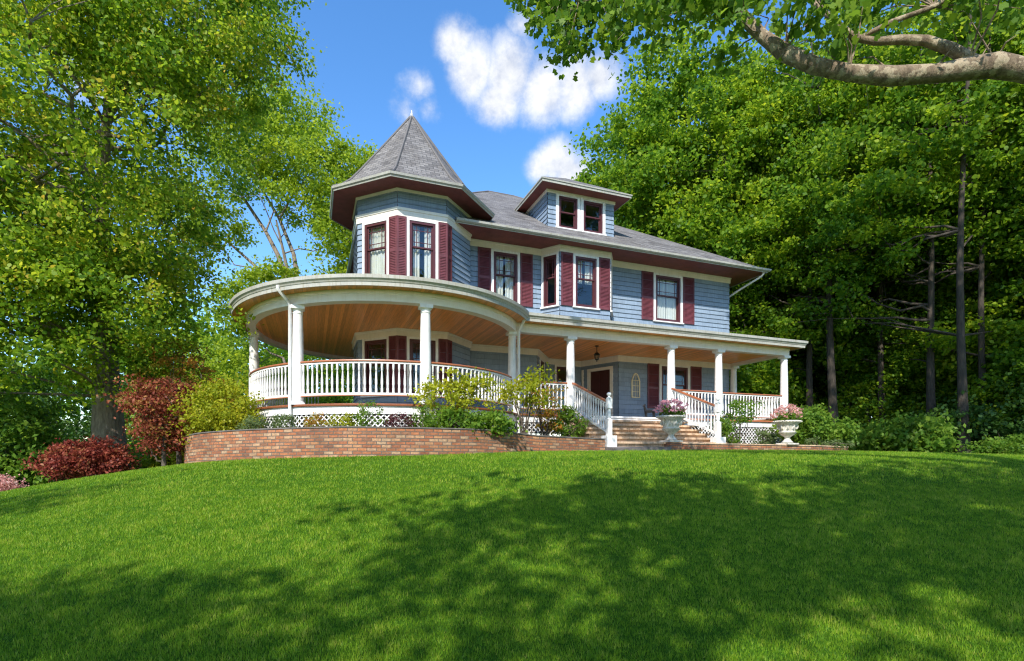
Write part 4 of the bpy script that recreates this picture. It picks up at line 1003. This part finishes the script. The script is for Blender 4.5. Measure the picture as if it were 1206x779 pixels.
# overhead sycamore: trunk out of frame at right, limb reaching into the picture
sb = (9.6, 6.6); sb = (*sb, G1(*sb))
st = thing('sycamore_tree', 'sycamore with mottled pale limb arching across the upper right', 'tree', sb)
def W(px, py, Y): return np.array([((px-603)/616.8*Y)-sb[0], Y-sb[1], (533.8-py)/616.8*Y-sb[2]])
mb = MB()
mb.tube([(0, 0, -.4), (-.02, 0, .5), (0, .05, 3), (.1, .1, 6.0), (.3, .2, 9), (.2, 0, 13), (0, -.5, 17)], [.62, .5, .44, .40, .34, .24, .1], 16)
main = [(1350, 120, 6.7), (1270, 98, 6.8), (1206, 83, 6.9), (1172, 77, 6.95), (1140, 81, 7.0), (1100, 87, 7.1), (1050, 90, 7.2), (1000, 86, 7.3), (960, 78, 7.4), (925, 63, 7.5), (898, 43, 7.6), (875, 20, 7.7), (862, -10, 7.8), (835, -60, 8.0), (760, -110, 8.4), (690, -120, 8.8)]
rad = [.24, .215, .195, .20, .185, .165, .158, .145, .15, .14, .12, .115, .095, .075, .055, .03]
rad = [r_*(.73+.05*math.sin(i_*2.3)) for i_, r_ in enumerate(rad)]
sm = [W(*p) for p in main]
mb.tube([np.array((.05, .08, 4.3))]+sm, [.30]+rad, 14)
mb.tube([W(1152, 76, 7.0), W(1120, 58, 7.05), W(1090, 48, 7.1), (W(1060, 47, 7.15)), W(1030, 49, 7.2), W(1005, 44, 7.3), W(960, 5, 7.5), W(920, -40, 7.8)], [.085, .075, .065, .06, .05, .045, .035, .02], 9)
mb.tube([W(1014, 44, 7.25), W(1050, 26, 7.1), W(1100, 8, 7.0), W(1150, -20, 6.9)], [.03, .035, .03, .02], 8)
mb.tube([W(1010, 45, 7.3), W(985, 30, 7.2), W(955, -10, 7.2)], [.02, .016, .012], 6)
tipC = []
def hang(px, py, Y, k, sp):
    for _ in range(k): tipC.append(W(px+rng.normal(0, sp), py+rng.normal(0, sp*.6), Y+rng.normal(0, .5)))
for (px, py, Y, k, sp) in ((640, -25, 9.5, 14, 22), (690, -5, 9.3, 14, 22), (655, 20, 9.6, 9, 16), (670, 50, 9.6, 5, 9), (740, 0, 9.0, 14, 24), (725, 45, 9.2, 5, 10), (780, 10, 8.8, 12, 24), (830, -5, 8.6, 12, 26), (890, -20, 8.4, 10, 26), (960, -15, 8, 10, 30), (1050, -25, 7.8, 10, 34), (1150, -30, 7.4, 10, 36), (620, -50, 9.6, 14, 30), (1190, 10, 7.6, 4, 16)):
    hang(px, py, Y, k, sp)
tipC = np.array(tipC)
anchors = np.array(sm[9:]+[W(960, 5, 7.5), W(920, -40, 7.8), W(1100, 8, 7.0), W(700, -60, 9.0), W(640, -60, 9.3)])
mb.tube([sm[-1], W(700, -60, 9.0), W(640, -60, 9.3), W(590, -70, 9.5)], [.03, .025, .018, .01], 6)
for c in tipC:
    j = int(np.linalg.norm(anchors-c, axis=1).argmin()); p0 = anchors[j]
    mb.tube([p0, (p0+c)/2+np.array([0, 0, .1])+rng.normal(0, .06, 3), c], [.012, .009, .004], 5)
for _ in range(26):
    j = rng.integers(3, 13); p0 = sm[j]+np.array([0, 0, .05]); d_ = rng.normal(0, .35, 3)+np.array([-.2, 0, .45]); q = p0+d_*rng.uniform(.5, 1.3)
    mb.tube([p0, (p0+q)/2+rng.normal(0, .05, 3), q], [.016, .010, .004], 5); tipC = np.vstack([tipC, q]) if q[2]+sb[2] > 5.6 else tipC
# unseen high crown, shaped and placed to shade the woods at right
hi = [rel(e, sb) for e in [(13.5, 9.0, 21.0, 8, 6, 3.5), (19, 6, 18.5, 6, 5, 3.0)]]
C2, D2 = clumps(hi, 210, .3)
for c in C2[:24]:
    p0 = np.array([.2, .1, 11.0+rng.uniform(-1, 5)]); mb.tube([p0, (p0+c)/2+np.array([0, 0, -.3]), c], [.10, .06, .015], 6)
mb.build('trunk', M['bark_syc'], st, True)
foliage('crown', None, 0, 40, .28, .115, M['syc'], T_LOBE, st, C=np.concatenate([tipC]), D=unit(len(tipC)), up=.2)
foliage('unseen_shade_crown', None, 0, 34, .9, .33, M['syc'], T_LOBE, st, C=C2, D=D2)
# trees behind the viewpoint whose shade falls over the lawn
for bxy, lab, es, n in (((7.5, -8.5), 'broad shade tree standing at the foot of the lawn, outside the view', [(4.0, -3.9, 10.3, 8.6, 3.2, 1.3), (-.5, -4.6, 10.0, 4.0, 2.2, 1.0), (11, -4.5, 10.5, 6.0, 4.2, 1.6), (4, -7.2, 10.3, 8.0, 2.0, 1.3)], 440),
                        ((-7.5, -11.5), 'second shade tree farther left at the foot of the lawn, outside the view', [(-4.2, -7.7, 9.6, 4.4, 1.3, 1.0), (-9.0, -8.3, 10.0, 3.6, 1.2, 1.0), (-12.6, -2.6, 10.0, 2.6, .8, .7)], 70)):
    b_ = (*bxy, G1(*bxy))
    tree('shade_tree', lab, b_, (0, 0, 13), .4, [rel(e, b_) for e in es], M['forest'], M['bark'], n, 40, .62, .30, nmain=14, ntwig=60, start=.35, shell=.2)

# distant wood that closes the view
def wood_mass(name, lab, arcs, n, mt):
    P = []
    for (a0, a1, r0, r1, h0, h1, m_) in arcs:
        a = np.radians(rng.uniform(a0, a1, m_)); r = rng.uniform(r0, r1, m_)
        top = h0+(h1-h0)*(0.5+0.5*np.sin(np.degrees(a)*0.55)*np.cos(np.degrees(a)*0.23+1))
        z = top*rng.uniform(0, 1, m_)**0.8
        x, y = r*np.sin(a), r*np.cos(a)
        P.append(np.stack([x, y, G(x, y)+z], 1))
    C = np.concatenate(P)
    o, _ = foliage(name, None, 0, n, 1.3, .5, M[mt], T_RHOMB, None, C=C, D=unit(len(C)))
    tag(o, lab, 'woods', kind='stuff')
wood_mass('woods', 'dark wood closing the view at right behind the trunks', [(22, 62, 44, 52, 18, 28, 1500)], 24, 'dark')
wood_mass('woods', 'far wood closing the view behind the garden trees', [(-75, -14, 48, 60, 9, 16, 1900), (24, 62, 52, 64, 12, 24, 700)], 26, 'forest')
wood_mass('woods', 'unseen wood behind the viewpoint, added for the window reflections', [(110, 250, 50, 62, 24, 36, 2000)], 24, 'dark')  # added out of view: mirrors in the panes and cuts sky fill

# ------------------------------------------------------------------ grass blades
def blades(n, y0, y1, L_, w_):
    y = rng.uniform(y0, y1, n); x = rng.uniform(-1.04, 1.04, n)*(y+.2)
    u_, v_ = W2L(x, y)
    rr = np.hypot(u_-PC[0], v_-PC[1])
    keep = (rr > 6.40) & ~((v_ > -2.7) & (u_ > -3.2) & (u_ < 10)) & ~((v_ > -3.1) & (u_ > -.4) & (u_ < 2.1))
    x, y = x[keep], y[keep]; n = len(x); z = G(x, y)
    a = rng.uniform(0, 2*np.pi, n); l = L_*rng.uniform(.5, 1.25, n); lean = rng.uniform(.1, .75, n)*l
    la = rng.uniform(0, 2*np.pi, n)
    patch = 0.5+0.25*np.sin(x*1.7+np.sin(y*1.3)*2)*np.sin(y*2.1+np.sin(x*.9)*2)+0.25*np.sin(x*6.1+np.sin(y*4.7)*2)*np.sin(y*7.3+np.sin(x*5.1)*2)
    hsh = lambda c, k: np.modf(np.abs(np.sin(np.floor(x/c+.3*np.sin(y*9))*12.9898+np.floor(y/c+.3*np.sin(x*7))*78.233+k)*43758.5453))[0]
    cs = .022+.006*np.mean(y)/2; tuft = 0.6*hsh(cs, 1.0)+0.4*hsh(cs*3.1, 2.0)
    l = l*(0.6+0.45*patch+.5*tuft)
    lean = np.minimum(lean, l*.9)
    w2 = w_*rng.uniform(.7, 1.3, n)/2
    B0 = np.stack([x-np.cos(a)*w2, y-np.sin(a)*w2, z-.004], 1); B1 = np.stack([x+np.cos(a)*w2, y+np.sin(a)*w2, z-.004], 1)
    T = np.stack([x+np.cos(la)*lean, y+np.sin(la)*lean, z+np.sqrt(np.maximum(l*l-lean*lean, 1e-6))], 1)
    var = rng.beta(1.6, 2.6, n)*.55+patch*.26+(tuft-.5)*.62+.12+(rng.uniform(0, 1, n) > .975)*.45
    return np.stack([B0, B1, T], 1), var
parts = [blades(215000, 3.6, 6.2, .034, .0075), blades(210000, 6.2, 9.2, .037, .0098), blades(160000, 9.2, 14.5, .042, .0135), blades(40000, 14.5, 20, .055, .016)]
V = np.concatenate([p[0] for p in parts]); var = np.concatenate([p[1] for p in parts]); n = len(V)
me = bpy.data.meshes.new('grass')
me.vertices.add(n*3); me.vertices.foreach_set('co', V.astype(np.float32).ravel())
me.loops.add(n*3); me.loops.foreach_set('vertex_index', np.arange(n*3, dtype=np.int32))
me.polygons.add(n); me.polygons.foreach_set('loop_start', np.arange(0, n*3, 3, dtype=np.int32))
at_ = me.attributes.new('var', 'FLOAT', 'FACE'); at_.data.foreach_set('value', np.clip(var, 0, 1).astype(np.float32))
me.materials.append(M['grass']); me.update(calc_edges=True)
go = bpy.data.objects.new('grass', me); col.objects.link(go); tag(go, 'short mown grass blades of the lawn', 'grass', kind='stuff')

# ------------------------------------------------------------------ light, sky, camera
SUN_EL, SUN_AZ = R(41.5), R(255)      # azimuth of the sun in the xy plane
sd = Vector((math.cos(SUN_EL)*math.cos(SUN_AZ), math.cos(SUN_EL)*math.sin(SUN_AZ), math.sin(SUN_EL)))
L = bpy.data.lights.new('sun', 'SUN'); L.energy = 4.7; L.angle = R(0.6); L.color = (1.0, 0.945, 0.86)
lo = bpy.data.objects.new('sun', L); col.objects.link(lo); lo.rotation_euler = (-sd).to_track_quat('-Z', 'Y').to_euler(); lo.location = sd*60
w = bpy.data.worlds.new('World'); sc.world = w; w.use_nodes = True; nt = w.node_tree
bg = nt.nodes['Background']
sky = N(nt, 'ShaderNodeTexSky', sky_type='NISHITA'); sky.sun_disc = False; sky.sun_elevation = SUN_EL; sky.sun_rotation = math.atan2(sd.x, sd.y)
sky.air_density = 1.0; sky.dust_density = 0.35; sky.ozone_density = 2.6
hs = N(nt, 'ShaderNodeHueSaturation'); hs.inputs['Saturation'].default_value = 1.24; hs.inputs['Value'].default_value = 1.7; hs.inputs['Hue'].default_value = 0.502; nt.links.new(sky.outputs[0], hs.inputs['Color'])
tc = N(nt, 'ShaderNodeTexCoord'); nrm = N(nt, 'ShaderNodeVectorMath', operation='NORMALIZE'); nt.links.new(tc.outputs['Generated'], nrm.inputs[0])
D_ = nrm.outputs[0]
def pxdir(px, py): d = Vector(((px-603)/616.8, 1, (533.8-py)/616.8)); return d.normalized()
warp = N(nt, 'ShaderNodeTexNoise'); warp.inputs['Scale'].default_value = 11; warp.inputs['Detail'].default_value = 9; warp.inputs['Roughness'].default_value = .66; nt.links.new(D_, warp.inputs['Vector'])
def blob(px, py, rpx, amp=1.0):
    d = pxdir(px, py); r = rpx/616.8*d.y
    v = N(nt, 'ShaderNodeVectorMath', operation='DISTANCE'); nt.links.new(D_, v.inputs[0]); v.inputs[1].default_value = d
    m_ = N(nt, 'ShaderNodeMapRange'); nt.links.new(v.outputs['Value'], m_.inputs['Value'])
    m_.inputs['From Min'].default_value = 0; m_.inputs['From Max'].default_value = r*1.5; m_.inputs['To Min'].default_value = amp; m_.inputs['To Max'].default_value = 0
    return m_.outputs[0]
def mx(a, b_, op='MAXIMUM'):
    n_ = N(nt, 'ShaderNodeMath', operation=op); nt.links.new(a, n_.inputs[0])
    if isinstance(b_, float): n_.inputs[1].default_value = b_
    else: nt.links.new(b_, n_.inputs[1])
    return n_.outputs[0]
cl = None
for bl in ((536, 50, 30), (556, 80, 38), (598, 92, 43), (640, 108, 42), (590, 116, 32), (678, 104, 40), (706, 92, 32), (655, 190, 30), (672, 205, 34), (636, 198, 22), (615, 28, 22, .6), (495, 100, 26, .66), (478, 136, 26, .60), (506, 128, 24, .58),(120, 90, 50, .7)):
    q = blob(*bl); cl = q if cl is None else mx(cl, q)
nz = N(nt, 'ShaderNodeMath', operation='MULTIPLY_ADD'); nt.links.new(warp.outputs['Fac'], nz.inputs[0]); nz.inputs[1].default_value = 0.95; nz.inputs[2].default_value = -0.47
sm_ = mx(cl, nz.outputs[0], 'ADD')
den = N(nt, 'ShaderNodeMapRange', interpolation_type='SMOOTHSTEP'); nt.links.new(sm_, den.inputs['Value']); den.inputs['From Min'].default_value = .25; den.inputs['From Max'].default_value = .82
den.inputs['To Max'].default_value = .97
ofs = N(nt, 'ShaderNodeVectorMath', operation='ADD'); nt.links.new(D_, ofs.inputs[0]); ofs.inputs[1].default_value = (-.012, 0, .02)
sh2 = N(nt, 'ShaderNodeTexNoise'); sh2.inputs['Scale'].default_value = 11; sh2.inputs['Detail'].default_value = 7; sh2.inputs['Roughness'].default_value = .62; nt.links.new(ofs.outputs[0], sh2.inputs['Vector'])
dif = N(nt, 'ShaderNodeMath', operation='SUBTRACT'); nt.links.new(warp.outputs['Fac'], dif.inputs[0]); nt.links.new(sh2.outputs['Fac'], dif.inputs[1])
shv = N(nt, 'ShaderNodeMath', operation='MULTIPLY_ADD'); nt.links.new(dif.outputs[0], shv.inputs[0]); shv.inputs[1].default_value = 1.6; shv.inputs[2].default_value = .5
cc = ramp(nt, shv.outputs[0], [(0.15, (3.5, 3.8, 4.5)), (0.6, (5.7, 5.75, 5.8))])
mixc = N(nt, 'ShaderNodeMix', data_type='RGBA'); nt.links.new(den.outputs[0], mixc.inputs[0]); nt.links.new(hs.outputs[0], mixc.inputs[6]); nt.links.new(cc, mixc.inputs[7])
nt.links.new(mixc.outputs[2], bg.inputs['Color']); bg.inputs['Strength'].default_value = 0.135

cam = bpy.data.cameras.new('camera'); co_ = bpy.data.objects.new('camera', cam); col.objects.link(co_); sc.camera = co_
co_.location = (0, 0, 0); co_.rotation_euler = (R(90), 0, 0)
cam.sensor_width = 36; cam.lens = 616.8/1206*36; cam.shift_y = (533.8-389.5)/1206; cam.clip_start = 0.05; cam.clip_end = 3000
sc.view_settings.view_transform = 'Standard'; sc.view_settings.look = 'None'; sc.view_settings.gamma = 1; sc.view_settings.exposure = 0.5
sc.cycles.max_bounces = 8; sc.cycles.transparent_max_bounces = 12; sc.cycles.diffuse_bounces = 4
sc.cycles.use_denoising = True; sc.cycles.denoising_prefilter = 'NONE'; sc.cycles.filter_width = 1.2; sc.cycles.sample_clamp_indirect = 8
